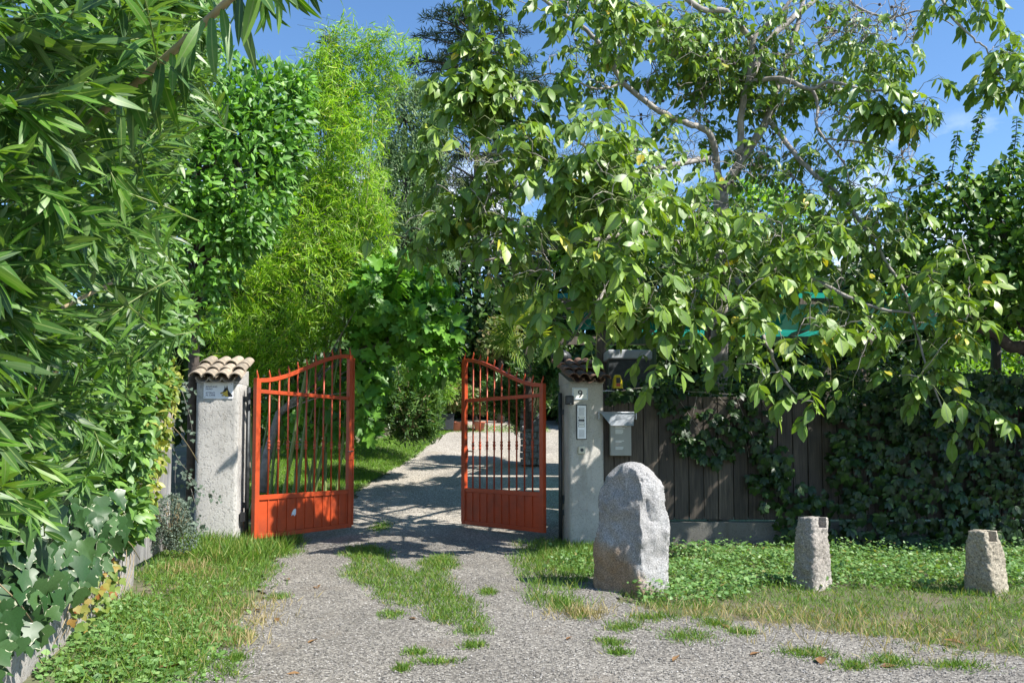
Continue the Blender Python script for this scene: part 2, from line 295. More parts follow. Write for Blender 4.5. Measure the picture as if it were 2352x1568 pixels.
M['pink'] = leaf_mat('pink_flower', [(0, (0.45, 0.08, 0.10)), (1, (0.55, 0.20, 0.22))], 0.2, tcol=(1, .6, .6), rough=0.6)
M['hill'] = solid('forested_hill', (0.045, 0.085, 0.075), 0.95, 0, 0.3, 0.02)

# ---------------------------------------------------------------- mesh building
class MB:
    def __init__(s): s.V = []; s.L = []; s.N = []; s.n = 0; s.mi = []; s.uv = None
    def add(s, v, faces, mi=0):
        v = np.asarray(v, float); s.V.append(v)
        for f in faces: s.L.append(np.asarray(f, np.int64) + s.n); s.N.append(len(f)); s.mi.append(mi)
        s.n += len(v); return s
    def grid(s, P3, closed_u=False, cap=False, mi=0):
        """P3: rows x cols x 3"""
        r, c = P3.shape[:2]; v = P3.reshape(-1, 3); f = []
        for i in range(r - 1):
            for j in range(c if closed_u else c - 1):
                k = (j + 1) % c; f.append((i * c + j, i * c + k, (i + 1) * c + k, (i + 1) * c + j))
        if cap: f.append(tuple(range(c))[::-1]); f.append(tuple((r - 1) * c + j for j in range(c)))
        return s.add(v, f, mi)
    def box(s, c, d, rz=0.0, mi=0, taper=1.0):
        x, y, z = d[0] / 2, d[1] / 2, d[2] / 2
        v = np.array([(-x, -y, -z), (x, -y, -z), (x, y, -z), (-x, y, -z), (-x * taper, -y * taper, z), (x * taper, -y * taper, z), (x * taper, y * taper, z), (-x * taper, y * taper, z)])
        if rz: ca, sa = math.cos(rz), math.sin(rz); v = v @ np.array([(ca, sa, 0), (-sa, ca, 0), (0, 0, 1)])
        return s.add(v + np.asarray(c, float), [(3, 2, 1, 0), (4, 5, 6, 7), (0, 1, 5, 4), (1, 2, 6, 5), (2, 3, 7, 6), (3, 0, 4, 7)], mi)
    def tube(s, pts, rad, n=6, mi=0, cap=True):
        pts = np.asarray(pts, float); k = len(pts); rad = np.broadcast_to(np.asarray(rad, float), (k,))
        t = np.gradient(pts, axis=0); t /= np.linalg.norm(t, axis=1)[:, None] + 1e-9
        ref = np.array((0, 0, 1.0)) if abs(t[0][2]) < 0.9 else np.array((0, 1.0, 0))
        a = np.cross(t, ref); a /= np.linalg.norm(a, axis=1)[:, None] + 1e-9; b = np.cross(t, a)
        an = np.arange(n) * 2 * math.pi / n
        g = pts[:, None] + rad[:, None, None] * (a[:, None] * np.cos(an)[None, :, None] + b[:, None] * np.sin(an)[None, :, None])
        return s.grid(g, True, cap, mi)
    def lathe(s, c, prof, n=16, mi=0):
        an = np.arange(n) * 2 * math.pi / n
        g = np.array([[(c[0] + r * math.cos(a), c[1] + r * math.sin(a), c[2] + z) for a in an] for r, z in prof])
        return s.grid(g, True, True, mi)
    def prism(s, poly, y0, y1, mi=0):
        """outline in x,z pushed from y0 to y1"""
        k = len(poly); v = [(x, y0, z) for x, z in poly] + [(x, y1, z) for x, z in poly]
        f = [tuple(range(k)), tuple(range(2 * k - 1, k - 1, -1))] + [(i, k + i, k + (i + 1) % k, (i + 1) % k) for i in range(k)]
        return s.add(v, f, mi)
    def build(s, name, mats, parent=None, smooth=False, M4=None, stuff=False, bevel=0.0):
        me = bpy.data.meshes.new(name)
        V = np.concatenate(s.V) if s.V else np.zeros((0, 3))
        set_mesh(me, V, np.concatenate(s.L) if s.L else np.zeros(0, int), np.asarray(s.N), smooth)
        mats = mats if isinstance(mats, (list, tuple)) else [mats]
        for m in mats: me.materials.append(m)
        if len(mats) > 1: me.polygons.foreach_set('material_index', np.asarray(s.mi, np.int32))
        o = link(name, me, parent, M4)
        if bevel:
            b = o.modifiers.new('bevel', 'BEVEL'); b.width = bevel; b.segments = 2; b.limit_method = 'ANGLE'
        if stuff: o['kind'] = 'stuff'
        return o
def set_mesh(me, V, L, N, smooth=False):
    me.vertices.add(len(V)); me.vertices.foreach_set('co', np.asarray(V, np.float32).ravel())
    me.loops.add(len(L)); me.loops.foreach_set('vertex_index', np.asarray(L, np.int32))
    st = np.zeros(len(N), np.int32); st[1:] = np.cumsum(N)[:-1]
    me.polygons.add(len(N)); me.polygons.foreach_set('loop_start', st)
    me.polygons.foreach_set('use_smooth', np.full(len(N), bool(smooth)))
    me.update(calc_edges=True)
BASE = {}
def link(name, me, parent=None, M4=None):
    o = bpy.data.objects.new(name, me); C.objects.link(o)
    if parent is not None:
        o.parent = parent
        # parts are modelled in world space: cancel the offset of the thing's base
        o.matrix_parent_inverse = Matrix.Translation(-Vector(BASE.get(parent.name, (0, 0, 0))))
    if M4 is not None: o.matrix_basis = M4
    return o
def tag(o, label, cat=None, group=None, kind=None):
    if label: o['label'] = label
    if cat: o['category'] = cat
    if group: o['group'] = group
    if kind: o['kind'] = kind
    return o
def thing(name, loc, label, cat, group=None):
    o = bpy.data.objects.new(name, None); C.objects.link(o); o.location = loc; o.empty_display_size = 0.2
    BASE[o.name] = tuple(float(v) for v in loc)
    return tag(o, label, cat, group)
def text_mesh(name, body, size, mat, parent, M4, align='LEFT', thick=0.0006, bold=0.0):
    cu = bpy.data.curves.new(name, 'FONT'); cu.body = body; cu.size = size; cu.extrude = thick; cu.align_x = align; cu.offset = bold
    t = bpy.data.objects.new('tmp', cu); C.objects.link(t)
    me = bpy.data.meshes.new_from_object(t.evaluated_get(bpy.context.evaluated_depsgraph_get())); me.name = name
    bpy.data.objects.remove(t); me.materials.clear(); me.materials.append(mat)
    return link(name, me, parent, M4)

# ---------------------------------------------------------------- leaves
def leaf_tmpl(widths, fold=0.12, droop=0.15, twist=0.0):
    """widths: half widths at interior stations of a leaf of length 1; returns verts, loops, sizes, uv per vert"""
    k = len(widths); ts = np.linspace(0, 1, k + 2); v = [(0, 0, 0)]; uv = [(0.5, 0)]
    for i, w in enumerate(widths):
        t = ts[i + 1]; z = -droop * t * t; a = twist * t
        for sx in (-1, 0, 1):
            v.append((sx * w * math.cos(a), t, z + abs(sx) * w * fold * 4 * 0.5 + sx * w * math.sin(a))); uv.append((0.5 + 0.5 * sx, t))
    v.append((0, 1, -droop)); uv.append((0.5, 1)); L = []; N = []
    L += [0, 2, 1, 0, 3, 2]; N += [3, 3]
    for i in range(k - 1):
        a = 1 + 3 * i; b = a + 3
        L += [a, a + 1, b + 1, b, a + 1, a + 2, b + 2, b + 1]; N += [4, 4]
    a = 1 + 3 * (k - 1); e = a + 3
    L += [a, a + 1, e, a + 1, a + 2, e]; N += [3, 3]
    return np.array(v, float), np.array(L), np.array(N), np.array(uv, float)
def poly_tmpl(half, cup=0.06, droop=0.12):
    """lobed leaf: right half outline (x, y) from base to tip, mirrored, fanned from the middle"""
    pts = [(0, 0)] + list(half) + [(0, 1)] + [(-x, y) for x, y in reversed(half)]
    v = [(0, 0.42, 0)]; uv = [(0.5, 0)]
    for x, y in pts: v.append((x, y, -droop * y * y + cup * abs(x) * 2)); uv.append((0.5, 1))
    k = len(pts); L = []; N = []
    for i in range(k): L += [0, 1 + i, 1 + (i + 1) % k]; N.append(3)
    return np.array(v, float), np.array(L), np.array(N), np.array(uv, float)
def join_tmpl(parts):
    V = []; L = []; N = []; U = []; n = 0
    for v, l, nn, u in parts: V.append(v); L.append(l + n); N.append(nn); U.append(u); n += len(v)
    return np.concatenate(V), np.concatenate(L), np.concatenate(N), np.concatenate(U)
def xform(t, ang=0, s=1, off=(0, 0, 0), tilt=0):
    v = t[0] * s; ca, sa = math.cos(tilt), math.sin(tilt)
    v = np.stack([v[:, 0], v[:, 1] * ca - v[:, 2] * sa, v[:, 1] * sa + v[:, 2] * ca], 1)
    ca, sa = math.cos(ang), math.sin(ang); v = np.stack([v[:, 0] * ca - v[:, 1] * sa, v[:, 0] * sa + v[:, 1] * ca, v[:, 2]], 1)
    return v + np.asarray(off), t[1], t[2], t[3]
LANCE = [leaf_tmpl([.062, .088, .094, .084, .05], .05, d, tw) for d, tw in ((.06, 0), (.20, .3), (.02, -.25), (.34, .1))]
LANCE_LO = [leaf_tmpl([.10, .075], .10, d) for d in (.06, .2)]
OVAL = [leaf_tmpl(w, fo, d, tw) for w, fo, d, tw in (([.16, .245, .235, .14], .08, .12, 0), ([.15, .23, .24, .15], .02, .28, .35), ([.17, .25, .22, .12], .14, .42, -.2), ([.13, .21, .225, .15], -.05, .05, -.5), ([.16, .24, .21, .11], .2, .2, .15))]
LAUREL = [leaf_tmpl([.14, .19, .12], .10, d, tw) for d, tw in ((.10, 0), (.25, .3))]
OVAL_LO = [leaf_tmpl([.27, .22], .10, d) for d in (.08, .25)]
HEART = [leaf_tmpl([.33, .30, .16], .10, d) for d in (.12, .3)]
DIAMOND = [leaf_tmpl([.24], .12, d) for d in (.1, .3)]
BAMBOO = [leaf_tmpl([.055, .04], .10, d) for d in (.05, .25)]
BLADE = [leaf_tmpl([.028], .0, d) for d in (.15, .45)]
FIG = [poly_tmpl([(.18, -.04), (.34, .06), (.46, .30), (.30, .36), (.22, .44), (.36, .70), (.30, .80), (.14, .68), (.12, .86)], .10, d) for d in (.08, .25)]
IVY = [poly_tmpl([(.20, -.08), (.36, .02), (.52, .22), (.34, .38), (.28, .46), (.34, .66), (.20, .72), (.10, .88)], c, d) for c, d in ((.05, .06), (.14, .22), (-.04, .15))]
VINE3 = [poly_tmpl([(.22, -.02), (.44, .18), (.50, .42), (.28, .50), (.22, .74)], .08, d) for d in (.08, .22)]
_o = leaf_tmpl([.22, .24], .08, .18)
CREEPER = [join_tmpl([xform(_o, a, s, (0, .12, 0), t) for a, s in ((0, 1), (.75, .9), (-.75, .9), (1.6, .66), (-1.6, .66))]) for t in (-.1, -.35)]
def frames(D, U):
    y = D / (np.linalg.norm(D, axis=1)[:, None] + 1e-9)
    z = U - y * np.sum(U * y, 1)[:, None]; z /= np.linalg.norm(z, axis=1)[:, None] + 1e-9
    return np.cross(y, z), y, z
def leaf_arrays(tm, Pp, D, U, S, W):
    X, Yv, Z = frames(D, U); v, L, N, uv = tm; n = len(Pp); k = len(v)
    S = np.broadcast_to(S, (n,)); W = np.broadcast_to(W, (n,))
    V = Pp[:, None] + (v[None, :, 0] * (S * W)[:, None])[..., None] * X[:, None] + (v[None, :, 1] * S[:, None])[..., None] * Yv[:, None] + (v[None, :, 2] * S[:, None])[..., None] * Z[:, None]
    LL = (L[None] + (np.arange(n) * k)[:, None]).ravel(); NN = np.tile(N, n); UV = uv[L]
    return V.reshape(-1, 3), LL, NN, np.tile(UV, (n, 1))
def leaf_mesh(name, tmpls, Pp, D, U, S, W, mat, parent=None, stuff=True):
    n = len(Pp); S = np.broadcast_to(S, (n,)); W = np.broadcast_to(W, (n,)); which = rng.integers(0, len(tmpls), n)
    Vs = []; Ls = []; Ns = []; Us = []; base = 0
    for i, t in enumerate(tmpls):
        m = which == i
        if not m.any(): continue
        V, L, N, uv = leaf_arrays(t, Pp[m], D[m], U[m], S[m], W[m]); Vs.append(V); Ls.append(L + base); Ns.append(N); Us.append(uv); base += len(V)
    me = bpy.data.meshes.new(name); set_mesh(me, np.concatenate(Vs), np.concatenate(Ls), np.concatenate(Ns), True)
    l = me.uv_layers.new(name='UVMap'); l.data.foreach_set('uv', np.concatenate(Us).astype(np.float32).ravel()); me.materials.append(mat)
    o = link(name, me, parent)
    if stuff: o['kind'] = 'stuff'
    return o
_tm_cache = {}
def tmpl_me(key, t, mat):
    k = (key, mat.name)
    if k not in _tm_cache:
        me = bpy.data.meshes.new('leaf'); set_mesh(me, t[0], t[1], t[2], True)
        l = me.uv_layers.new(name='UVMap'); l.data.foreach_set('uv', t[3][t[1]].astype(np.float32).ravel()); me.materials.append(mat); _tm_cache[k] = me
    return _tm_cache[k]
def foliage(parent, tmpls, Pp, D, U, S, W, mat, nparts=0, part='leaf', rest='foliage'):
    """the leaves that show largest become parts of their own, all others one mesh"""
    n = len(Pp); S = np.broadcast_to(S, (n,)).copy(); W = np.broadcast_to(W, (n,)).copy(); pick = np.zeros(n, bool)
    if nparts:
        px, py, zf = project(Pp); app = S / zf; ok = (px > -10) & (px < 2362) & (py > -10) & (py < 1578)
        cell = np.floor(px / 34).astype(int) * 1000 + np.floor(py / 34).astype(int)
        order = np.lexsort((zf, cell)); first = np.ones(n, bool); co = cell[order]; first[1:] = co[1:] != co[:-1]
        front = np.zeros(n, bool); front[order[first]] = True
        score = np.where(ok, app, 0) * np.where(front, 1.0, 0.55); idx = np.argsort(-score)[:nparts]; idx = idx[score[idx] > 0]; pick[idx] = True
        X, Yv, Z = frames(D, U); wh = rng.integers(0, len(tmpls), n)
        for i in idx:
            m = Matrix(((X[i, 0] * S[i] * W[i], Yv[i, 0] * S[i], Z[i, 0] * S[i], Pp[i, 0]), (X[i, 1] * S[i] * W[i], Yv[i, 1] * S[i], Z[i, 1] * S[i], Pp[i, 1]), (X[i, 2] * S[i] * W[i], Yv[i, 2] * S[i], Z[i, 2] * S[i], Pp[i, 2]), (0, 0, 0, 1)))
            link(part, tmpl_me((id(tmpls), int(wh[i])), tmpls[wh[i]], mat), parent, m)
    k = ~pick
    if k.any(): leaf_mesh(rest, tmpls, Pp[k], D[k], U[k], S[k], W[k], mat, parent)
def nrm(a): return a / (np.linalg.norm(a, axis=-1, keepdims=True) + 1e-9)
def rnd(n): return nrm(rng.normal(size=(n, 3)))
def ell(x, y, Y, rx, ry, rd, n, shell=0.0):
    """n points in an ellipsoid given by its place in the picture, distance, and half sizes (px, px, m)"""
    c = P(x, y, Y); r = np.array((rx * Y / F, rd, ry * Y / F)); d = rnd(n); q = rng.random(n) ** (1 / 3)
    q = shell + (1 - shell) * q
    return c + d * q[:, None] * r, d / r * np.min(r)
def shoots(tips, dirs, length, whorls, per, lsize, ang=0.8, start=0.15, jit=0.25):
    """whorled leaves along straight shoots that END at tips"""
    n = len(tips); dirs = nrm(dirs); length = np.broadcast_to(length, (n,)); ref = np.tile((0.0, 0, 1), (n, 1)) + 0.01
    a = nrm(np.cross(dirs, ref)); b = np.cross(dirs, a); Ps = []; Ds = []; Us = []; Ss = []
    for w in range(whorls):
        t = start + (1 - start) * w / max(whorls - 1, 1)
        base = tips - dirs * (length * (1 - t))[:, None]; ph0 = rng.random(n) * 6.28
        for k in range(per):
            ph = ph0 + 6.2832 * k / per + rng.normal(0, .2, n); rad = a * np.cos(ph)[:, None] + b * np.sin(ph)[:, None]
            an = ang * (1.25 - 0.75 * t) + rng.normal(0, .15, n)
            d = dirs * np.cos(an)[:, None] + rad * np.sin(an)[:, None] + rng.normal(0, jit * .5, (n, 3)); d[:, 2] -= 0.18
            Ps.append(base); Ds.append(d); Us.append(dirs - rad * 0.4 + np.array((0, 0, .5)) + rng.normal(0, jit, (n, 3)))
            Ss.append(lsize * (0.75 + 0.4 * rng.random(n)) * (0.75 if t > .95 else 1))
    return np.concatenate(Ps), np.concatenate(Ds), np.concatenate(Us), np.concatenate(Ss)
# ================================================================ the setting
def sheet(name, xs, ys, dz, mat, mask=None):
    X, Y = np.meshgrid(xs, ys); Z = H(X, Y) + dz; V = np.stack([X, Y, Z], -1).reshape(-1, 3); r, c = X.shape
    i = np.arange((r - 1) * (c - 1)); a = (i // (c - 1)) * c + i % (c - 1)
    Q = np.stack([a, a + 1, a + c + 1, a + c], 1)
    if mask is not None:
        cx = V[Q].mean(1); Q = Q[mask(cx[:, 0], cx[:, 1])]
        u, inv = np.unique(Q, return_inverse=True); V = V[u]; Q = inv.reshape(-1, 4)
    me = bpy.data.meshes.new(name); set_mesh(me, V, Q.ravel(), np.full(len(Q), 4), True); me.materials.append(mat)
    return link(name, me)
def spread(a, b, lo, hi, fine, coarse):
    """coordinates: fine steps between lo and hi, growing steps out to a and b"""
    m = list(np.arange(lo, hi + 1e-6, fine)); s = fine; v = hi
    while v < b: s = min(s * 1.35, coarse); v += s; m.append(v)
    s = fine; v = lo
    while v > a: s = min(s * 1.35, coarse); v -= s; m.insert(0, v)
    return np.array(m)
g = sheet('ground', spread(-3000, 3000, -8, 10, .22, 200), spread(-2500, 4000, 0, 28, .22, 200), -0.022, M['soil'])
tag(g, 'bare brown soil running under the grass verges and garden', 'ground', kind='structure')
POLY_LEFT = gpoly([(110, 1568), (500, 1568), (540, 1470), (585, 1360), (640, 1290), (690, 1240), (560, 1232), (430, 1232), (335, 1262), (325, 1360), (190, 1478)])
POLY_PILLAR = gpoly([(1178, 1290), (1195, 1246), (1270, 1240), (1372, 1252), (1372, 1330), (1300, 1352), (1340, 1395), (1330, 1418), (1236, 1392), (1204, 1345)])
POLY_RIGHT = gpoly([(1400, 1385), (1480, 1330), (1545, 1262), (2460, 1262), (2460, 1520), (2200, 1500), (2050, 1462), (1900, 1452), (1830, 1432), (1700, 1425), (1560, 1410)])
POLY_WEED = gpoly([(1470, 1372), (1530, 1310), (1545, 1262), (2460, 1262), (2460, 1350), (2150, 1352), (1930, 1345), (1760, 1352), (1620, 1385), (1530, 1388)])
POLY_CENTRE = gpoly([(792, 1290), (812, 1255), (870, 1262), (905, 1290), (960, 1320), (985, 1280), (1040, 1275), (1035, 1330), (1055, 1370), (1095, 1405), (1115, 1430), (1085, 1450), (1030, 1440), (980, 1402), (920, 1388), (850, 1362), (805, 1335)])
def drive_mask(x, y):
    w = wob(x, y) * 0.10 + wob(x * 3, y * 3) * 0.03
    front = (y < 10.2) & (x > XL(y) + w - .30) & (x < 9) & (y > -6) & ~inpoly(x + w, y + w, POLY_RIGHT) & ~((y > 9.6) & (x > .7))
    back = (y >= 10.2) & (y < 25.5) & (x > XL(y) + w) & (x < 9.5)
    return front | back
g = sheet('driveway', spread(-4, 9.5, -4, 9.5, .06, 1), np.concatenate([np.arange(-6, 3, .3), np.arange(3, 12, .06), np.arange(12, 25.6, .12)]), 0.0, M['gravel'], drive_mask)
tag(g, 'pale grey gravel driveway leading through the open gate', 'driveway', kind='structure')
# far blue-green hillside
hx = np.linspace(-3500, 3900, 90); hy = np.linspace(2300, 3600, 14); X, Y = np.meshgrid(hx, hy)
prof = 420 + 330 * np.exp(-((X - 2000) / 700) ** 2) + 90 * np.sin(X / 310) + 50 * np.sin(X / 137 + 1)
Z = prof * sstep(2300, 3400, Y) - 20
o = MB().grid(np.stack([X, Y, Z], -1)).build('hills', M['hill'], smooth=True); tag(o, 'distant forested mountainside beyond the trees', 'hills', kind='structure')

# ================================================================ gate pillars
def local_frame(c, rz):
    c = np.asarray(c, float); ca, sa = math.cos(rz), math.sin(rz)
    return lambda p: np.stack([c[0] + np.asarray(p)[..., 0] * ca - np.asarray(p)[..., 1] * sa, c[1] + np.asarray(p)[..., 0] * sa + np.asarray(p)[..., 1] * ca, c[2] + np.asarray(p)[..., 2]], -1)
def mat_at(c, rz, off, face=True, scale=1.0):
    """matrix for something lying on a pillar's front face: local x along it, local z out towards the camera"""
    p = local_frame(c, rz)(np.array(off, float))
    return Matrix.Translation(Vector(p)) @ Matrix.Rotation(rz, 4, 'Z') @ (Matrix.Rotation(R(90), 4, 'X') if face else Matrix())
def rough_block(mb, fr, w, d, h, amp, nx=10, nz=34, seed=0, rim=0.02):
    """upright block with rounded worn corners and uneven faces"""
    per = []
    for k in range(4 * nx):
        s, t = divmod(k, nx); q = t / nx * 2 - 1
        per.append([(q, -1), (1, q), (-q, 1), (-1, -q)][s])
    per = np.array(per); rr = np.max(np.abs(per), 1); l = np.linalg.norm(per, axis=1)
    per = per * (1 - rim * np.clip(l - 1.12, 0, 1) / .294 * 1.6)[:, None]
    zs = np.concatenate([[0], np.linspace(.004, h - .004, nz), [h]]); rows = []
    for z in zs:
        row = []
        for a, b in per:
            f = 1 - (0.015 if z in (0, h) else 0)
            p = Vector((a * w / 2 * f, b * d / 2 * f, z)); nn = mnoise.noise(p * 3.1 + Vector((seed, 0, 0))) * amp + mnoise.noise(p * 14 + Vector((0, seed, 0))) * amp * .35
            dirv = Vector((a if abs(a) > .97 else 0, b if abs(b) > .97 else 0, 0)); row.append(p + dirv * nn)
        rows.append(row)
    return mb.grid(fr(np.array([[tuple(p) for p in r] for r in rows])), True, True)
def pillar(name, c, rz, w, top, body_mat, tile_mat_, label, ncol, seed):
    t = thing(name, c, label, 'gate pillar'); fr = local_frame(c, rz); h = top - c[2]
    rough_block(MB(), fr, w, w, h, .006, seed=seed).build('shaft', M[body_mat], t, True)
    pitch = R(19); tl = .36; half = w / 2 + .055; rad = half * 2 / ncol / 2 * .98
    # mortar bed under the tiles
    mb = MB(); y0, y1 = -w / 2 - .005, w / 2 + .005; x = w / 2
    v = fr(np.array([(-x, y0, h), (x, y0, h), (x, y1, h), (-x, y1, h), (-x, y0, h + .015), (x, y0, h + .015), (x, y1, h + .015 + math.tan(pitch) * w), (-x, y1, h + .015 + math.tan(pitch) * w)]))
    mb.add(v, [(3, 2, 1, 0), (4, 5, 6, 7), (0, 1, 5, 4), (1, 2, 6, 5), (2, 3, 7, 6), (3, 0, 4, 7)]).build('mortar_bed', M[body_mat], t)
    an = np.linspace(0, math.pi, 11); th = .013
    def tile_grid(up, r0, r1, L):
        rows = []
        for y, r in ((0, r0), (L, r1)):
            o = [(math.cos(a) * r, y, up * math.sin(a) * r * .82) for a in an]; i = [(math.cos(a) * (r - th), y, up * math.sin(a) * (r - th) * .82) for a in an[::-1]]
            rows.append(o + i)
        return np.array(rows)
    me = {}
    for up in (1, -1):
        mb = MB().grid(tile_grid(up, rad * 1.05, rad * .85, tl), True, True); o = mb.build('roof_tile', M[tile_mat_], t); me[up] = o.data; bpy.data.objects.remove(o)
    base = Matrix.Translation(Vector(c)) @ Matrix.Rotation(rz, 4, 'Z') @ Matrix.Translation((0, -w / 2 - .135, h + .035)) @ Matrix.Rotation(pitch, 4, 'X')
    for row in range(3):
        for i in range(ncol):
            x = -half + (i + .5) * 2 * half / ncol; y = row * .235; j = rng.normal(0, .006, 3)
            link('roof_tile', me[1], t, base @ Matrix.Translation((x + j[0], y + j[1] + (.02 if row else 0), .012 + .016 * row + j[2])) @ Matrix.Rotation(R(rng.normal(0, 2.2)), 4, 'Z') @ Matrix.Rotation(R(-1.6), 4, 'X'))
        for i in range(ncol - 1):
            x = -half + (i + 1) * 2 * half / ncol; y = row * .235
            link('roof_tile', me[-1], t, base @ Matrix.Translation((x, y + .02, .010 + .012 * row)) @ Matrix.Rotation(R(-1.6), 4, 'X'))
    return t, fr, h
LC = np.array((-3.56, 9.78, float(H(-3.56, 9.7)) - .1)); LRZ = R(6); LW = .50
RC = np.array((0.905, 10.42, -.12)); RRZ = R(13); RW = .465
lt, lfr, lh = pillar('gate_pillar', LC, LRZ, LW, 2.045, 'plaster', 'tile', 'rough grey plastered gate pillar capped with pale barrel tiles, dog sign on its front', 4, 3)
rt, rfr, rh = pillar('gate_pillar', RC, RRZ, RW, 2.095, 'render', 'dark_tile', 'cream rendered gate pillar with old shade-darkened roof tiles and house number', 4, 8)
def hinge_post(t, fr, xs, z0, z1):
    mb = MB(); p = fr(np.array([(xs, .02, z0), (xs, .02, z1)])); mb.tube(p, .026, 8); o = mb.build('hinge_post', M['dark_steel'], t, True)
    for z in (z0 + .45, z0 + 1.75):
        q = fr(np.array([(xs * .86, .02, z)]))[0]; MB().box(q, (.12, .03, .07)).build('hinge', M['dark_steel'], t)
hinge_post(lt, lfr, LW / 2 + .055, .1, 2.0); hinge_post(rt, rfr, -RW / 2 - .045, .1, 2.1)
MB().box(lfr(np.array([(LW / 2 + .04, -.12, .42)]))[0], (.05, .06, .11), LRZ).build('cable_box', M['black'], lt)
MB().box(rfr(np.array([(-RW / 2 - .012, .02, .72)]))[0], (.024, .05, .11), RRZ).build('latch_plate', M['dark_steel'], rt)

# ================================================================ gate leaves
def gate(hinge, ang, W, mirror, label):
    """leaf swung open: local x from the hinge along the leaf, z up"""
    t = thing('gate_leaf', hinge, label, 'gate', 'red iron gate leaves standing open'); fr = local_frame((hinge[0], hinge[1], 0), ang); red = M['red']
    def bar(name, x0, x1, z0, z1, d, parent=t, y=0):
        mb = MB(); x0, x1 = min(x0, x1), max(x0, x1)
        v = np.array([(x, yy, z) for z in (z0, z1) for x, yy in ((x0, y - d / 2), (x1, y - d / 2), (x1, y + d / 2), (x0, y + d / 2))])
        mb.add(fr(v), [(3, 2, 1, 0), (4, 5, 6, 7), (0, 1, 5, 4), (1, 2, 6, 5), (2, 3, 7, 6), (3, 0, 4, 7)]); return mb.build(name, red, parent, bevel=.004)
    zb, zl, zm, z1, z2 = .165, .66, 1.955, 2.09, 2.545
    def topz(x): return z1 + (z2 - z1) * sstep(.02, .98, x / W) if W else z1
    bar('stile', 0, .07, zb, z1 + .02, .06); bar('stile', W - .07, W, zb, z2 + .02, .06); bar('stop_strip', W + .003, W + .03, zb + .03, z2 - .02, .05, y=-.012)
    bar('bottom_rail', .072, W - .072, zb, zb + .055, .052); bar('lower_rail', .072, W - .072, zl - .03, zl + .03, .046); bar('middle_rail', .072, W - .072, zm - .024, zm + .024, .04)
    xs = np.linspace(.072, W - .072, 25); rows = []
    for x in xs:
        z = topz(x); rows.append([(x, -.02, z - .026), (x, .02, z - .026), (x, .02, z + .026), (x, -.02, z + .026)])
    MB().grid(fr(np.array(rows)), True, True).build('top_rail', red, t, bevel=.003)
    sheet_mb = MB()
    v = np.array([(x, y, z) for z in (zb + .05, zl - .028) for x, y in ((.06, .0), (W - .06, .0), (W - .06, .006), (.06, .006))])
    n = 10; px = np.linspace(.072, W - .072, n + 1)
    for i in range(n):
        bar('panel', px[i] + .004, px[i + 1] - .004, zb + .053, zl - .032, .006, y=.002)
        if i: bar('panel_rib', px[i] - .008, px[i] + .008, zb + .056, zl - .031, .034, y=.002)
    for i in range(n + 1):
        x = px[i] if 0 < i < n else (.035 if i == 0 else W - .035)
        zt = topz(x) + .125; z0 = zl + .03 if 0 < i < n else topz(x)
        if 0 < i < n:
            mb = MB(); mb.tube(fr(np.array([(x, 0, z0), (x, 0, topz(x))])), .0115, 8); b = mb.build('bar', red, t, True)
            prof = [(.0115, -.06), (.020, -.05), (.021, -.04), (.0125, -.03), (.019, -.012), (.0215, 0), (.019, .012), (.0125, .03), (.021, .04), (.020, .05), (.0115, .06)]
            MB().lathe(fr(np.array([(x, 0, 1.30)]))[0], prof, 10).build('collar', red, b, True)
        zz = np.linspace(topz(x) - .01, zt, 7); wv = np.sin(np.linspace(0, 5.6, 7)) * .011
        pts = fr(np.stack([x + wv, wv * .3, zz], 1)); MB().tube(pts, [.011, .0125, .0125, .0125, .011, .008, .002], 7).build('spear_tip', red, t, True)
    q = fr(np.array([(W - .035, 0, 1.18)]))[0]; MB().box(q, (.075, .075, .16), ang).build('lock_box', red, t, bevel=.004)
    MB().tube(fr(np.array([(W - .035, -.04, 1.22), (W - .035, -.075, 1.22), (W - .14, -.075, 1.215)])), .009, 8).build('handle', M['dark_steel'], t, True)
    return t, fr
LHI = (-3.125, 9.66, .0); RHI = (.425, 10.40, .0)
lg, lgf = gate(LHI, math.atan2(1.50, .872), 1.73, False, 'orange red iron gate leaf, sunlit, hinged on the pillar with the dog sign')
rg, rgf = gate(RHI, math.pi - R(47.9), 1.70, True, 'shaded orange red iron gate leaf beside the pillar with house number')
# a torn pale sticker on the sunlit leaf
pts = [(0, 0), (.03, .015), (.05, -.005), (.075, .02), (.085, .06), (.06, .085), (.03, .07), (.01, .045)]
MB().add(lgf(np.array([(.62 + x * 1.1, -.006, .40 + z * 1.1) for x, z in pts] + [(.62 + x * 1.1, -.0045, .40 + z * 1.1) for x, z in pts])), [tuple(range(8)), tuple(range(15, 7, -1))]).build('sticker', M['sticker'], lg)
q = rgf(np.array([(.16, .30, .0)]))[0]
t = tag(MB().tube(P(1243, 1122, 10.9)[None] + np.array([(0, 0, 0), (.03, .01, .30)]), .028, 8).build('gate_opener', M['black'], None, True), 'short black gate opener arm standing behind the shaded gate leaf', 'gate opener')

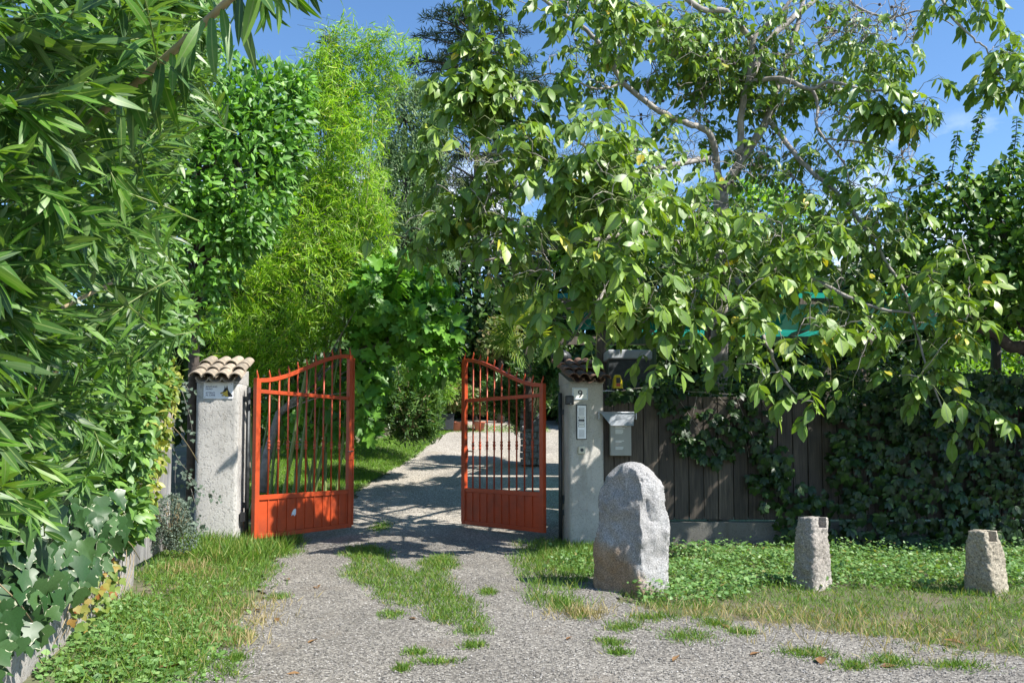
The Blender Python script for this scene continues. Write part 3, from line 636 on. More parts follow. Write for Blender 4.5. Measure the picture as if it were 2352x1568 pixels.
# ================================================================ things on the pillars
def plate(parent, name, c, rz, off, w, h, d, mat, bevel=.003):
    p = local_frame(c, rz)(np.array(off, float)); return MB().box(p, (w, d, h), rz).build(name, mat, parent, bevel=bevel)
def face_pt(c, rz, wd, x, y):
    """(x along, z) on a pillar's front face under a picture point"""
    n = np.array((math.sin(rz), -math.cos(rz), 0)); a = np.array((math.cos(rz), math.sin(rz), 0)); c0 = np.asarray(c, float) + n * wd / 2
    d = P(x, y, 10.0) - CAM; t = np.dot(c0 - CAM, n) / np.dot(d, n); p = CAM + d * t; return float(np.dot(p - c0, a)), float(p[2] - c[2]), -wd / 2
def poly_face(name, pts, off, sc, mat, parent, c, rz, th=.0012):
    k = len(pts); v = [(x * sc, y * sc, 0) for x, y in pts] + [(x * sc, y * sc, th) for x, y in pts]
    mb = MB().add(v, [tuple(range(k))[::-1], tuple(range(k, 2 * k))] + [(i, (i + 1) % k, k + (i + 1) % k, k + i) for i in range(k)])
    return mb.build(name, mat, parent, M4=mat_at(c, rz, off))
# dog warning sign
x, z, f = face_pt(LC, LRZ, LW, 502, 897); SW, SH = .345, .195
s = thing('warning_sign', lfr(np.array([(x, f, z - SH / 2)]))[0], 'white warning sign with a dog head on the left pillar', 'sign')
plate(s, 'plate', LC, LRZ, (x, f - .006, z), SW, SH, .008, M['sign_white'])
yb = f - .0105
for body, ty in (('ACHTUNG', .038), ('HUND', .011), ('ATTENTI', -.036), ('AL CANE', -.063)):
    text_mesh('lettering', body, .027, M['navy'], s, mat_at(LC, LRZ, (x - SW / 2 + .026, yb, z + ty)), bold=.0004)
dog = [(0, .30), (.06, .36), (.20, .42), (.27, .52), (.33, .70), (.36, .98), (.42, .74), (.47, .72), (.55, 1.0), (.60, .74), (.66, .55), (.78, .36), (1.0, .14), (.98, .02), (.40, .02), (.36, .12), (.22, .06), (.10, .10), (.12, .16), (.26, .20), (.24, .26), (.04, .24)]
tan = [(.05, .315), (.20, .375), (.34, .40), (.46, .46), (.56, .60), (.60, .42), (.60, .25), (.66, .04), (.41, .04), (.38, .14), (.28, .17), (.28, .25), (.20, .29)]
jaw = [(.12, .115), (.22, .075), (.35, .13), (.30, .17), (.22, .15)]
dx = x + .022
poly_face('dog_head', dog, (dx, yb, z - .075), .145, M['black'], s, LC, LRZ)
for q in (tan, jaw): poly_face('dog_face', q, (dx, yb - .0014, z - .075), .145, M['ochre'], s, LC, LRZ)
for sx, sz in ((1, 1), (-1, -1)):
    p = lfr(np.array([(x + sx * (SW / 2 - .018), f - .010, z + sz * (SH / 2 - .018)), (x + sx * (SW / 2 - .018), f - .015, z + sz * (SH / 2 - .018))])); MB().tube(p, .004, 8).build('screw', M['dark_steel'], s)
# number plate
x, z, f = face_pt(RC, RRZ, RW, 1332, 904); w, h = .21, .155
s = thing('number_plate', rfr(np.array([(x, f, z - h / 2)]))[0], 'white enamel house number plate reading 9 with a thin blue border', 'house number')
plate(s, 'plate', RC, RRZ, (x, f - .005, z), w, h, .008, M['enamel'])
for a, b, ww, hh in ((0, h / 2 - .010, w - .02, .0045), (0, -h / 2 + .010, w - .02, .0045), (w / 2 - .010, 0, .0045, h - .0245), (-w / 2 + .010, 0, .0045, h - .0245)):
    plate(s, 'border_line', RC, RRZ, (x + a, f - .0098, z + b), ww, hh, .0012, M['blue'], 0)
text_mesh('numeral', '9', .135, M['black'], s, mat_at(RC, RRZ, (x, f - .0098, z - .047)), 'CENTER', bold=.0012)
for sx in (-1, 1):
    p = rfr(np.array([(x + sx * (w / 2 - .02), f - .009, z), (x + sx * (w / 2 - .02), f - .012, z)])); MB().tube(p, .004, 8).build('screw', M['dark_steel'], s)
# card reader
x, z, f = face_pt(RC, RRZ, RW, 1307, 919)
s = thing('card_reader', rfr(np.array([(x, f, z)]))[0], 'small black card reader box left of the door entry panel', 'card reader')
plate(s, 'housing', RC, RRZ, (x, f - .02, z), .112, .118, .04, M['black'], .012); plate(s, 'sensor_face', RC, RRZ, (x, f - .0425, z + .008), .06, .07, .004, M['dark_steel'], .001)
plate(s, 'indicator', RC, RRZ, (x + .01, f - .042, z - .045), .012, .006, .003, M['sign_white'], 0)
# door entry panel
x, z, f = face_pt(RC, RRZ, RW, 1335, 969); w, h = .135, .445
s = thing('intercom_panel', rfr(np.array([(x, f, z - h / 2)]))[0], 'tall brushed metal door entry panel with slots and name buttons', 'intercom')
plate(s, 'frame', RC, RRZ, (x, f - .010, z), w, h, .018, M['dark_steel']); plate(s, 'faceplate', RC, RRZ, (x, f - .021, z), w - .018, h - .018, .006, M['alu'])
for k in range(8): plate(s, 'speaker_slot', RC, RRZ, (x - .005, f - .0245, z + .175 - k * .012), .078, .0036, .002, M['dark_steel'], 0)
for k in range(8): plate(s, 'speaker_slot', RC, RRZ, (x - .005, f - .0245, z - .105 - k * .012), .078, .0036, .002, M['dark_steel'], 0)
for k, mt in enumerate(('enamel', 'black', 'enamel', 'enamel')):
    b = plate(s, 'bell_button', RC, RRZ, (x - .005, f - .0255, z + .058 - k * .036), .082, .026, .004, M['dark_steel'], .001)
    plate(b, 'name_strip', RC, RRZ, (x - .005, f - .0285, z + .058 - k * .036), .072, .017, .002, M[mt], 0)
# key switch
x, z, f = face_pt(RC, RRZ, RW, 1335, 1033)
s = thing('key_switch', rfr(np.array([(x, f, z)]))[0], 'small square ivory key switch below the entry panel', 'key switch')
plate(s, 'housing', RC, RRZ, (x, f - .016, z), .092, .095, .032, M['ivory'], .006)
MB().tube(rfr(np.array([(x, f - .031, z), (x, f - .038, z)])), .021, 18).build('lock_cylinder', M['dark_steel'], s)

# ================================================================ board fence on its concrete base
FY = 10.32; FX0 = 1.13
t = thing('plank_fence', (3.5, FY, 0), 'dark brown upright plank fence on a low concrete base', 'fence')
xs = FX0; i = 0
while xs < 8.2:
    w = .192 + rng.normal(0, .004); tx, _, _ = project(np.array([(xs + w / 2, FY, 2)])); tx = tx[0]
    ty = np.interp(tx, [1375, 1440, 1560, 1700, 1830, 1880, 2350, 2500], [934, 922, 908, 912, 916, 936, 942, 942]) + rng.normal(0, 1.5)
    zt = P(tx, ty, FY)[2]; zt2 = zt + rng.normal(0, .006); z0 = .345 + rng.normal(0, .005); y = FY + rng.normal(0, .003); a, b = xs + .004, xs + w - .007; MB().box((xs + w, FY + .022, (z0 + zt) / 2 - .02), (.05, .014, zt - z0 - .1)).build('gap_backing', M['fence_wood'], t)  # strips added behind the planks to keep sun from leaking through the gaps
    v = np.array([(a, y - .013, z0), (b, y - .013, z0), (b, y + .013, z0), (a, y + .013, z0), (a, y - .013, zt), (b, y - .013, zt2), (b, y + .013, zt2), (a, y + .013, zt)])
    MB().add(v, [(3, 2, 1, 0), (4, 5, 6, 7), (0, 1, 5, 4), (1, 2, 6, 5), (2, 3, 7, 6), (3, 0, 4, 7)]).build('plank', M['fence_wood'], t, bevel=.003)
    xs += w; i += 1
for z in (.62, 1.55): MB().box(((FX0 + 8.2) / 2, FY + .04, z), (7.05, .045, .09)).build('rail', M['fence_wood'], t)
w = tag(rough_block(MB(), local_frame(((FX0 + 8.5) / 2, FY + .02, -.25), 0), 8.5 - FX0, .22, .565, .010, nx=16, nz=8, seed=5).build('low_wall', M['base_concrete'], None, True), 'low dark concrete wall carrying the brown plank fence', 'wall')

# mailbox on the fence
x0, x1 = P(1402, 1000, FY - .15)[0], P(1450, 1000, FY - .15)[0]; zt, zb = P(1425, 951, FY - .15)[2], P(1425, 1046, FY - .15)[2]
s = thing('mailbox', ((x0 + x1) / 2, FY - .1, zb), 'grey metal mailbox with a shiny tilted lid on the fence beside the pillar', 'mailbox')
cx = (x0 + x1) / 2; MB().box((cx, FY - .085, (zt + zb) / 2), (x1 - x0, .13, zt - zb)).build('box', M['grey_paint'], s, bevel=.004)
la, lb, zl = P(1378, 950, FY - .2)[0], P(1461, 950, FY - .2)[0], P(1420, 949, FY - .17)[2]
zl2 = P(1420, 977, FY - .24)[2]; ba, bb = P(1404, 978, FY - .24)[0], P(1456, 978, FY - .24)[0]
v = [(la + .02, FY - .155, zl), (lb - .01, FY - .155, zl), (bb, FY - .215, zl2), (ba, FY - .215, zl2)]
MB().add(v + [(a, b + .004, c + .002) for a, b, c in v], [(0, 1, 2, 3), (7, 6, 5, 4), (0, 4, 5, 1), (1, 5, 6, 2), (2, 6, 7, 3), (3, 7, 4, 0)]).build('lid', M['steel'], s)
MB().tube([(la - .01, FY - .16, zl + .012), (lb + .01, FY - .16, zl + .012)], .009, 8).build('hinge_bar', M['steel'], s, True)
for xx in (la - .008, lb + .008): MB().box((xx, FY - .085, zl - .03), (.008, .14, .09)).build('bracket', M['steel'], s)
for k, (zz, ww) in enumerate([(.115, .15), (.10, .09), (.085, .12), (.065, .10), (.05, .10), (.035, .10), (.02, .09), (-.075, .11), (-.09, .08), (-.155, .10), (-.168, .10), (-.181, .09)]):
    MB().box((cx - .075 + ww / 2 + .005, FY - .1513, (zt + zb) / 2 + zz), (ww, .0016, .008)).build('printed_line', M['pale_print'], s)

# flashing lamp beside the pillar
b = P(1418, 896, 10.40)
s = thing('warning_lamp', b, 'yellow flashing lamp with a red window on an arm beside the pillar', 'warning lamp')
rows = []
for z, w, d in ((0, .070, .060), (.02, .070, .060), (.13, .056, .05), (.172, .042, .036), (.182, .03, .026)):
    rows.append([(b[0] + w * math.copysign(abs(math.cos(a)) ** .55, math.cos(a)), b[1] + d * math.copysign(abs(math.sin(a)) ** .55, math.sin(a)), b[2] + .02 + z) for a in np.linspace(0, 2 * math.pi, 20, endpoint=False)])
MB().grid(np.array(rows), True, True).build('lens_cover', M['yellow'], s, True)
MB().box(b + np.array((0, 0, .008)), (.16, .13, .022)).build('lamp_base', M['black'], s, bevel=.004)
MB().box(b + np.array((.004, -.058, .125)), (.05, .02, .07)).build('window', M['black'], s); MB().box(b + np.array((.004, -.062, .065)), (.05, .02, .035)).build('red_lens', M['redplastic'], s)
MB().box(b + np.array((-.13, .0, -.008)), (.26, .03, .012)).build('bracket_arm', M['steel'], s)

# ================================================================ stones
def stone_rings(base, prof, shape, nz, na, amp, groove=None, seed=0.0, fine=.006, planes=()):
    rows = []
    for iz in range(nz + 1):
        t = iz / nz; z, cx, cy, rx, ry = [np.interp(t, prof[0], p) for p in prof[1:]]; row = []
        for k in range(na):
            a = 2 * math.pi * k / na; r = shape(a, t); p = Vector((cx + rx * r * math.cos(a), cy + ry * r * math.sin(a), z))
            nn = amp * mnoise.noise(p * 2.4 + Vector((seed, 3, 1))) + amp * .5 * mnoise.noise(p * 6 + Vector((1, seed, 4))) + fine * mnoise.noise(p * 30) + fine * .6 * mnoise.noise(p * 70)
            o = Vector((math.cos(a), math.sin(a), .25 * t)); p = p + o * nn
            for pn, pd in planes:
                k_ = p.dot(pn) + .035 * mnoise.noise(p * 4) + .018 * mnoise.noise(p * 11) - pd
                if k_ > 0: p = p - Vector(pn) * (k_ * .9)
            if groove: p = p - o * groove(p)
            row.append(tuple(p + Vector(base)))
        rows.append(row)
    return MB().grid(np.array(rows), True, True)
bc = G(1452, 1366); bc[1] += .27; bc[0] = P(1450, 1300, bc[1])[0]
def bshape(a, t):
    # rounded quadrilateral whose nearest corner is a blunt ridge left of the middle
    q = a; e = 2.1; return (abs(math.cos(q)) ** e + abs(math.sin(q)) ** e) ** (-1 / e)
def seg(p, a, b):
    ax, az = a; bx, bz = b; l = (bx - ax) ** 2 + (bz - az) ** 2; t = max(0, min(1, ((p.x - ax) * (bx - ax) + (p.z - az) * (bz - az)) / l)); return math.hypot(p.x - ax - t * (bx - ax), p.z - az - t * (bz - az))
GP = [(.115, .84), (.13, .72), (.15, .66), (.18, .645), (.205, .66)]
def bgroove(p):
    if p.y > 0 or not (.05 < p.x < .3 and .5 < p.z < .95): return 0
    d = min(seg(p, GP[i], GP[i + 1]) for i in range(4)); return .016 * max(0, 1 - d / .014) ** .7
pz = [-.15, 0, .13, .30, .50, .68, .89, .97, 1.055, 1.11, 1.15, 1.175, 1.195]; pw = [.33, .345, .362, .36, .34, .318, .292, .272, .235, .205, .165, .11, .01]
px_ = [0, 0, 0, 0, .005, .01, .015, .015, .01, 0, -.005, -.005, -.005]; pt = [(z + .15) / 1.345 for z in pz]
prof = (pt, pz, px_, [0] * 13, pw, [w * .9 for w in pw])
PL_ = [(Vector(v).normalized(), d) for v, d in (((-.64, -.76, .08), .205), ((.42, -.90, .08), .300), ((.66, -.25, .70), .90), ((-.78, -.28, .55), .715), ((-.35, -.6, .72), .93))]
o = stone_rings(bc, prof, bshape, 130, 200, .050, bgroove, 2.0, .013, PL_).build('boulder', M['granite'], None, True)
o.data.transform(Matrix.Translation(-Vector(bc))); o.location = bc
tag(o, 'tall upright grey granite boulder standing in front of the right pillar', 'boulder')
def stone_post(base, h, w0, w1, lean, rz, mat, seed, label, flat):
    def shp(a, t): q = a + R(45); return (abs(math.cos(a)) ** 7 + abs(math.sin(a)) ** 7) ** (-1 / 7)
    ts = np.linspace(0, 1, 8); wd = np.interp(ts, [0, .5, .8, 1], [w0, (w0 * .45 + w1 * .55), w1, w1 * .93]); wd[-1] *= .9
    prof = (ts, ts * (h + .1) - .1, ts * lean, ts * 0, wd / 2, wd * .46); nz, na = 60, 96
    o = stone_rings((0, 0, 0), prof, shp, nz, na, .040, None, seed, .012).build('stone_post', mat, None, True)
    cut = MB().box((lean + w1 * .06, -w1 * .40, h - .02), (w1 * .42, w1 * .62, .15), R(4)).build('cutter', mat)
    bm = o.modifiers.new('b', 'BOOLEAN'); bm.object = cut; bm.operation = 'DIFFERENCE'; bm.solver = 'EXACT'
    me = bpy.data.meshes.new_from_object(o.evaluated_get(bpy.context.evaluated_depsgraph_get()))
    o.modifiers.clear(); o.data = me; bpy.data.objects.remove(cut); o.location = base; o.rotation_euler = (0, 0, rz); me.name = 'stone_post'
    return tag(o, label, 'stone post')
b = G(1881, 1350); b[1] += .14
stone_post(b, .66, .335, .235, .01, R(28), M['post_stone'], 4.0, 'grey weathered stone post with a socket cut in its top, nearest the boulder', 0)
b = G(2293, 1362); b[1] += .14
stone_post(b, .56, .30, .25, -.10, R(30), M['post_stone_yellow'], 9.0, 'crumbling yellowish stone post leaning left at the ivy covered fence', 0)

# ================================================================ left retaining wall and weathered boards
WP = [np.array(G(*p)[:2]) for p in ((44, 1562), (155, 1468), (306, 1338))]
dirw = WP[2] - WP[0]; dirw /= np.linalg.norm(dirw); W1 = WP[2]; W0 = WP[2] - dirw * 6.5
def wallX(Y): return W1[0] + (Y - W1[1]) * dirw[0] / dirw[1]
ztop = P(306, 1262, W1[1])[2]
mb = MB(); n = 40; rows = []; nv = np.array((dirw[1], -dirw[0]))
for i in range(n + 1):
    c = W0 + (W1 - W0) * i / n; row = []
    for k, (o_, z) in enumerate([(0, -.4), (0, -.1), (.0, .05), (0, .15), (0, .25), (-.01, ztop - .02), (-.04, ztop), (-.2, ztop), (-.3, ztop - .01), (-.3, -.4)]):
        j = mnoise.noise(Vector((c[0] * 4, c[1] * 4, z * 5))) * .018 if k < 7 else 0; q = c + nv * (o_ + j); row.append((q[0], q[1], z + (.02 * mnoise.noise(Vector((c[1] * 3, 0, 2))) if 4 < k < 9 else 0)))
    rows.append(row)
tag(mb.grid(np.array(rows), True, True).build('retaining_wall', M['concrete'], None), 'low crumbling concrete wall under the hedge, edging the left verge', 'wall')
t = thing('board_fence', (-3.75, 8.6, .3), 'weathered grey board fence half buried in the hedge beside the left pillar', 'fence')
for k in range(9):
    Y = 8.75 - k * .22; x = P(372, 900, 8.55)[0] + (Y - 8.55) * dirw[0] / dirw[1] * .9; zt = 2.16 + rng.normal(0, .04) - (.10 if k == 1 else 0)
    MB().box((x + rng.normal(0, .006), Y, (zt + .1) / 2 + .05), (.022, .205, zt - .1), math.atan2(-dirw[0], dirw[1]) + rng.normal(0, .02)).build('board', M['grey_wood'], t, bevel=.003)
MB().box((P(384, 900, 8.95)[0], 8.95, 1.0), (.10, .10, 1.95), R(8)).build('fence_post', M['grey_wood'], t, bevel=.006)

# ================================================================ garden behind the gate
# carport: posts, beams and sagging green canvas strips with gaps
t = thing('pergola', (3.6, 13.4, .2), 'wooden pergola roofed with sagging green canvas strips behind the fence', 'pergola')
for px, Y, wd in ((1641, 12.1, .24), (1382, 12.1, .14), (1985, 12.1, .13), (1500, 15.9, .13), (1900, 15.9, .13)):
    x = P(px, 900, Y)[0]; z0 = float(H(x, Y)) - .2; MB().box((x, Y, (z0 + 3.5) / 2), (wd, wd * .9, 3.5 - z0)).build('post', M['post_wood'], t, bevel=.012)
for Y, z in ((12.1, 3.47), (15.9, 3.42)): MB().box((4.0, Y, z), (6.6, .09, .16)).build('beam', M['post_wood'], t)
for xb in (1.25, 2.75, 4.25, 5.75): MB().box((xb, 14.1, 3.585), (.07, 4.4, .07)).build('beam', M['post_wood'], t)
for y0, y1 in ((12.0, 13.3), (13.4, 14.7), (14.8, 16.3)):
    ys_ = np.linspace(y0, y1, 9); X, Y = np.meshgrid(np.linspace(0, 1, 41), ys_); XA = .62 + (Y - 12.0) * .30; X = XA + (6.9 - XA) * X
    sag = .05 * np.abs(np.sin((X - 1.25) / 1.5 * math.pi)) + .05 * np.sin((Y - y0) / (y1 - y0) * math.pi)
    MB().grid(np.stack([X, Y + .04 * np.sin(X * 2.1 + y0), 3.66 - sag - .10 * ((Y - y0) > (y1 - y0) * .93)], -1)).build('canvas_strip', M['canvas'], t, True)
# closed valance hanging at the front
X, Z = np.meshgrid(np.linspace(.95, 6.9, 80), np.linspace(3.05, 3.44, 6)); MB().grid(np.stack([X, 11.98 + .03 * np.sin(X * 9) * (3.5 - Z) * 2, Z], -1)).build('canvas_strip', M['canvas'], t, True)
# pale board leaning below the canvas
b = P(1440, 818, 11.9); tag(MB().box(b, (.66, .5, .14), R(3)).build('storage_box', M['white_paint'], bevel=.02), 'pale grey storage box lid seen above the fence under the pergola', 'box')
mb = MB(); z0 = float(H(b[0], 11.9)); o = MB().box((b[0], 11.9, (b[2] - .08 + z0) / 2), (.60, .46, b[2] - .08 - z0)).build('storage_cabinet', M['dark_steel']); tag(o, 'dark cabinet under the pale box lid behind the right pillar', 'cabinet')
# garden lamp behind the right pillar
b = P(1294, 850, 11.1); z0 = float(H(b[0], 11.1))
s = thing('garden_lamp', (b[0], 11.1, z0), 'slim grey garden lamp post rising behind the right pillar', 'lamp')
MB().tube([(b[0], 11.1, z0 - .05), (b[0], 11.1, 2.45)], .024, 10).build('post', M['steel'], s, True)
MB().lathe((b[0] - .03, 11.1, 2.42), [(.02, 0), (.10, .03), (.14, .09), (.145, .13), (.10, .19), (.02, .22)], 16).build('lamp_head', M['dark_steel'], s, True)
# stone pillar by the drive
b = P(1222, 984, 17.2); z0 = float(H(b[0], 17.2)); s = thing('stone_pillar', (b[0], 17.2, z0), 'square pillar of stacked rough grey stones beside the drive', 'pillar')
zt = P(1222, 903, 17.2)[2]
MB().box((b[0], 17.2, (z0 + zt) / 2), (.40, .40, zt - z0 - .02)).build('mortar', M['concrete'], s)
hc = (zt - z0) / 11
for r in range(11):
    for face in range(2):
        xs_ = [-.23, -.23 + .15 + .1 * rng.random(), .23] if r % 2 else [-.23, -.06 + .05 * rng.random(), .1, .23]
        for a, bb in zip(xs_[:-1], xs_[1:]):
            c = (b[0] + (a + bb) / 2, 17.2 - .2, z0 + hc * (r + .5)) if face == 0 else (b[0] - .2, 17.2 + (a + bb) / 2, z0 + hc * (r + .5))
            d = (bb - a - .015, .09 + .03 * rng.random(), hc - .015); d = d if face == 0 else (d[1], d[0], d[2]); MB().box(c, d, rng.normal(0, .03)).build('stone', M['field_stone'], s, bevel=.012)
# far pots
def pot(px, py, Y, r, h, mat, name, label):
    b = P(px, py, Y); z0 = float(H(b[0], Y)); o = MB().lathe((b[0], Y, z0), [(r * .72, 0), (r * .95, h * .82), (r * 1.06, h * .84), (r * 1.06, h), (r * .92, h), (r * .9, h * .9)], 20).build(name, M[mat], None, True); return tag(o, label, 'flower pot')
pot(1049, 957, 23, .16, .27, 'terracotta', 'terracotta_pot', 'reddish terracotta pot left of the gate leaf edge, on the far lawn')
pot(1101, 958, 23, .17, .27, 'terracotta', 'terracotta_pot', 'reddish terracotta pot seen between the gate bars on the far lawn')
b = P(1012, 955, 23); z0 = float(H(b[0], 23)); tag(MB().box((b[0], 23, z0 + .24), (.72, .5, .48), .1, taper=1.08).build('planter', M['dark_steel'], bevel=.02), 'dark rectangular planter under the potted shrub beside the terracotta pot', 'planter')
# ================================================================ vegetation
def branch_obj(name, paths, mat, parent, n=6, stuff=False):
    mb = MB()
    for pts, rad in paths: mb.tube(pts, rad, n)
    return mb.build(name, mat, parent, True, stuff=stuff)
def curve(a, b, bend, k=5):
    a, b = np.asarray(a, float), np.asarray(b, float); t = np.linspace(0, 1, k)[:, None]; return a + (b - a) * t + np.asarray(bend) * (4 * t * (1 - t))
# ---------------------------------------------------------------- oleander hedge (left foreground)
def XF(Y): return np.interp(Y, [1.2, 2.0, 2.6, 5, 8.2, 9], [-1.0, -1.25, -1.52, -2.42, -3.30, -3.5])
t = thing('oleander_hedge', (-3.2, 4.5, .3), 'tall overhanging oleander hedge with long narrow leaves in the left foreground', 'hedge')
N = 640
Yc = 1.9 + 6.0 * rng.random(N) ** 1.15; zhi = 1.45 + .60 * Yc; zlo = np.interp(Yc, [2, 3.2, 5, 7, 8], [.95, 1.02, 1.0, 1.25, 1.6]); zc = zlo + (zhi - zlo) * rng.random(N)
lean = .36 * np.clip(zc - 1.35, 0, 3) * np.interp(Yc, [2, 4, 6.5], [1.0, .8, .35])
Xc = XF(Yc) + lean - .12 - .50 * rng.random(N) ** 1.6
sx, sy, _ = project(np.stack([Xc, Yc, zc], 1)); lim = np.interp(sy, [-200, 0, 130, 260, 420, 600, 800, 1000, 1200], [650, 620, 560, 510, 430, 400, 375, 320, 220]) - .15 * F / Yc; keep = sx < lim + rng.normal(0, 25, N)
tips = np.stack([Xc, Yc, zc], 1)[keep]; n = len(tips)
low = (tips[:, 2] < 1.75)[:, None]
dirs = np.where(low, np.array((.90, -.22, -.06)), np.array((.65, -.30, .05))) + rng.normal(0, .38, (n, 3))
ln = .34 + .2 * rng.random(n); dn = nrm(dirs)
Pp, D, U, S = shoots(tips, dirs, ln, 7, 3, .175, .62, .1)
U = nrm(U) + np.array((.35, -.45, .55)) * (.9 * rng.random((len(U), 1))) + rng.normal(0, .3, U.shape)
nf = 3200; Yf = 1.9 + 6.2 * rng.random(nf); zf_ = .8 + (1.0 + .58 * Yf) * rng.random(nf)
Pf = np.stack([XF(Yf) + .3 * np.clip(zf_ - 1.35, 0, 3) * np.interp(Yf, [2, 4, 6.5], [1, .8, .35]) - .6 - .5 * rng.random(nf), Yf, zf_], 1)
fx, fy, _ = project(Pf); k = fx < np.interp(fy, [0, 260, 420, 1200], [520, 450, 370, 220]); Pf = Pf[k]; nf = len(Pf)
Pp = np.concatenate([Pp, Pf]); D = np.concatenate([D, rnd(nf) + np.array((.3, -.1, -.3))]); U = np.concatenate([U, rnd(nf) + np.array((.4, -.3, .5))]); S = np.concatenate([S, .15 + .04 * rng.random(nf)])
foliage(t, LANCE, Pp, D, U, S, .72 + .3 * rng.random(len(Pp)), M['oleander'], 300)
branch_obj('stem', [(curve(p - d * l * 1.05, p, np.array((0, 0, .015)), 4), [.0035, .003, .0025, .002]) for p, d, l in zip(tips, dn, ln)], M['green_stem'], t, 5, True)
for k in range(16):
    Y = 2.2 + k * .36; b = np.array((wallX(Y) - .35, Y, .25)); e = np.array((XF(Y) - .35 + .15 * rng.random(), Y + rng.normal(0, .3), 1.9 + .9 * rng.random()))
    branch_obj('branch', [(curve(b, e, (-.25, 0, .2), 7), np.linspace(.022, .009, 7))], M['tan_stem'], t, 7)
# the bare slanting branch with hanging leaves in the upper left corner
A = P(200, 285, 2.55); B = P(600, -70, 2.15)
branch_obj('branch', [(curve(A, B, (0, 0, -.012), 12), np.linspace(.0125, .0105, 12))], M['tan_stem'], t, 9)
f = np.array([.08, .12, .2, .27, .34, .40, .47, .53, .60, .68, .75, .80, .86, .9, .95, 1.0, .44, .3, .64, .72]); Ph = A + (B - A) * f[:, None]
Dh = np.stack([.22 + rng.normal(0, .28, 20), rng.normal(-.15, .25, 20), -1 + rng.normal(0, .2, 20)], 1); Uh = np.stack([rng.normal(.3, .5, 20), -np.ones(20), rng.normal(.2, .3, 20)], 1)
foliage(t, LANCE, Ph, Dh, Uh, (.15 + .07 * rng.random(20)), .9, M['oleander'], 20)
tp = np.array([P(700, -40, 2.4), P(690, -60, 2.5), P(655, -20, 2.3), P(760, -70, 2.4), P(610, 10, 2.4), P(560, 30, 2.5), P(590, -60, 2.2)]); dd = np.array([(.5, 0, -.7), (.8, 0, -.3), (.35, 0, -.9), (.8, 0, -.25), (.3, 0, -1), (.2, 0, -1), (.4, 0, -.8)])
foliage(t, LANCE, *[a for a in shoots(tp, dd, .2, 4, 3, .15, .45, .2)], 1.0, M['oleander'], 60)

# ---------------------------------------------------------------- climbers on the wall
def on_wall(n, ya, yb, zl, zh, out0, out1):
    Y = ya + (yb - ya) * rng.random(n); z = zl(Y) + (zh(Y) - zl(Y)) * rng.random(n); return np.stack([wallX(Y) + out0 + (out1 - out0) * rng.random(n), Y, z], 1)
t = thing('variegated_ivy', (-3.1, 5.0, .2), 'large leaved ivy with cream margins hanging over the low concrete wall', 'ivy')
Pp = on_wall(560, 3.2, 5.85, lambda Y: np.interp(Y, [3, 4.6, 5.3, 5.9], [.14, .36, .50, .60]), lambda Y: np.interp(Y, [3, 5, 7.5], [.95, 1.0, .85]), .02, .24); n = len(Pp)
foliage(t, IVY, Pp, np.array((.22, -.15, -1)) + rng.normal(0, .33, (n, 3)), np.array((.75, -.62, .30)) + rng.normal(0, .45, (n, 3)), .075 + .085 * rng.random(n), .85 + .15 * rng.random(n), M['ivy'], 300)
branch_obj('stem', [(curve((wallX(y) - .1, y, .85), (wallX(y) + .12, y + rng.normal(0, .3), .4), (.06, 0, .05), 6), .0035) for y in np.linspace(3.4, 5.7, 18)], M['tan_stem'], t, 5)
t = thing('climbing_shrub', (-3.4, 6.8, .4), 'glossy mid green climber with oval leaves above the end of the low wall', 'climber')
Pp = []
for px, py, Y, rx, ry, rd, m in ((330, 700, 6.6, 70, 150, .2, 360), (280, 930, 6.2, 70, 130, .2, 380), (340, 640, 7.3, 75, 170, .3, 520), (310, 860, 7.0, 75, 130, .3, 520), (260, 1040, 6.4, 90, 120, .25, 420), (250, 1180, 6.3, 95, 90, .25, 420), (390, 720, 7.9, 50, 100, .25, 240), (430, 760, 8.3, 25, 70, .15, 60), (170, 1090, 5.6, 90, 90, .25, 260), (280, 990, 7.4, 70, 260, .2, 450)):
    Pp.append(ell(px, py, Y, rx, ry, rd, m, .3)[0])
Pp = np.concatenate(Pp); n = len(Pp)
foliage(t, LAUREL + OVAL, Pp, np.array((.5, -.35, -.25)) + rng.normal(0, .5, (n, 3)), np.array((.5, -.5, .65)) + rng.normal(0, .4, (n, 3)), .085 + .05 * rng.random(n), 1.0, M['climber'], 300)
branch_obj('stem', [(curve(Pp[i] + np.array((-.25, .1, -.3)), Pp[i], (0, 0, .05), 4), .004) for i in range(0, n, 9)], M['green_stem'], t, 4, True)
t = thing('yellow_vine', (-3.45, 7.7, .4), 'yellow green vine with small pale leaves trailing in front of the grey boards', 'vine')
Pp = np.concatenate([ell(px, py, Y, rx, ry, rd, m, .2)[0] for px, py, Y, rx, ry, rd, m in ((372, 895, 7.3, 40, 80, .15, 230), (338, 1000, 7.0, 48, 95, .18, 420), (315, 1110, 6.9, 45, 100, .15, 420), (308, 1195, 6.9, 34, 45, .1, 120), (385, 855, 7.5, 34, 40, .1, 70), (345, 880, 7.1, 60, 60, .15, 160))]); n = len(Pp)
foliage(t, OVAL, Pp, np.array((.35, -.3, -.3)) + rng.normal(0, .55, (n, 3)), np.array((.4, -.6, .5)) + rng.normal(0, .45, (n, 3)), .055 + .05 * rng.random(n), .95, M['yellow_leaf'], 300)
branch_obj('stem', [(curve(P(400, 850, 7.85), P(312, 1235, 7.45), (.05 * k, 0, .0), 12), .006) for k in range(3)] + [(curve(P(372, 960, 7.7), P(455, 1062, 8.6), (0, 0, .06), 8), .005)], M['tan_stem'], t, 5)
t = thing('rusty_vine', (-3.1, 5.6, .1), 'sparse yellow and rusty red vine creeping down the low concrete wall', 'vine')
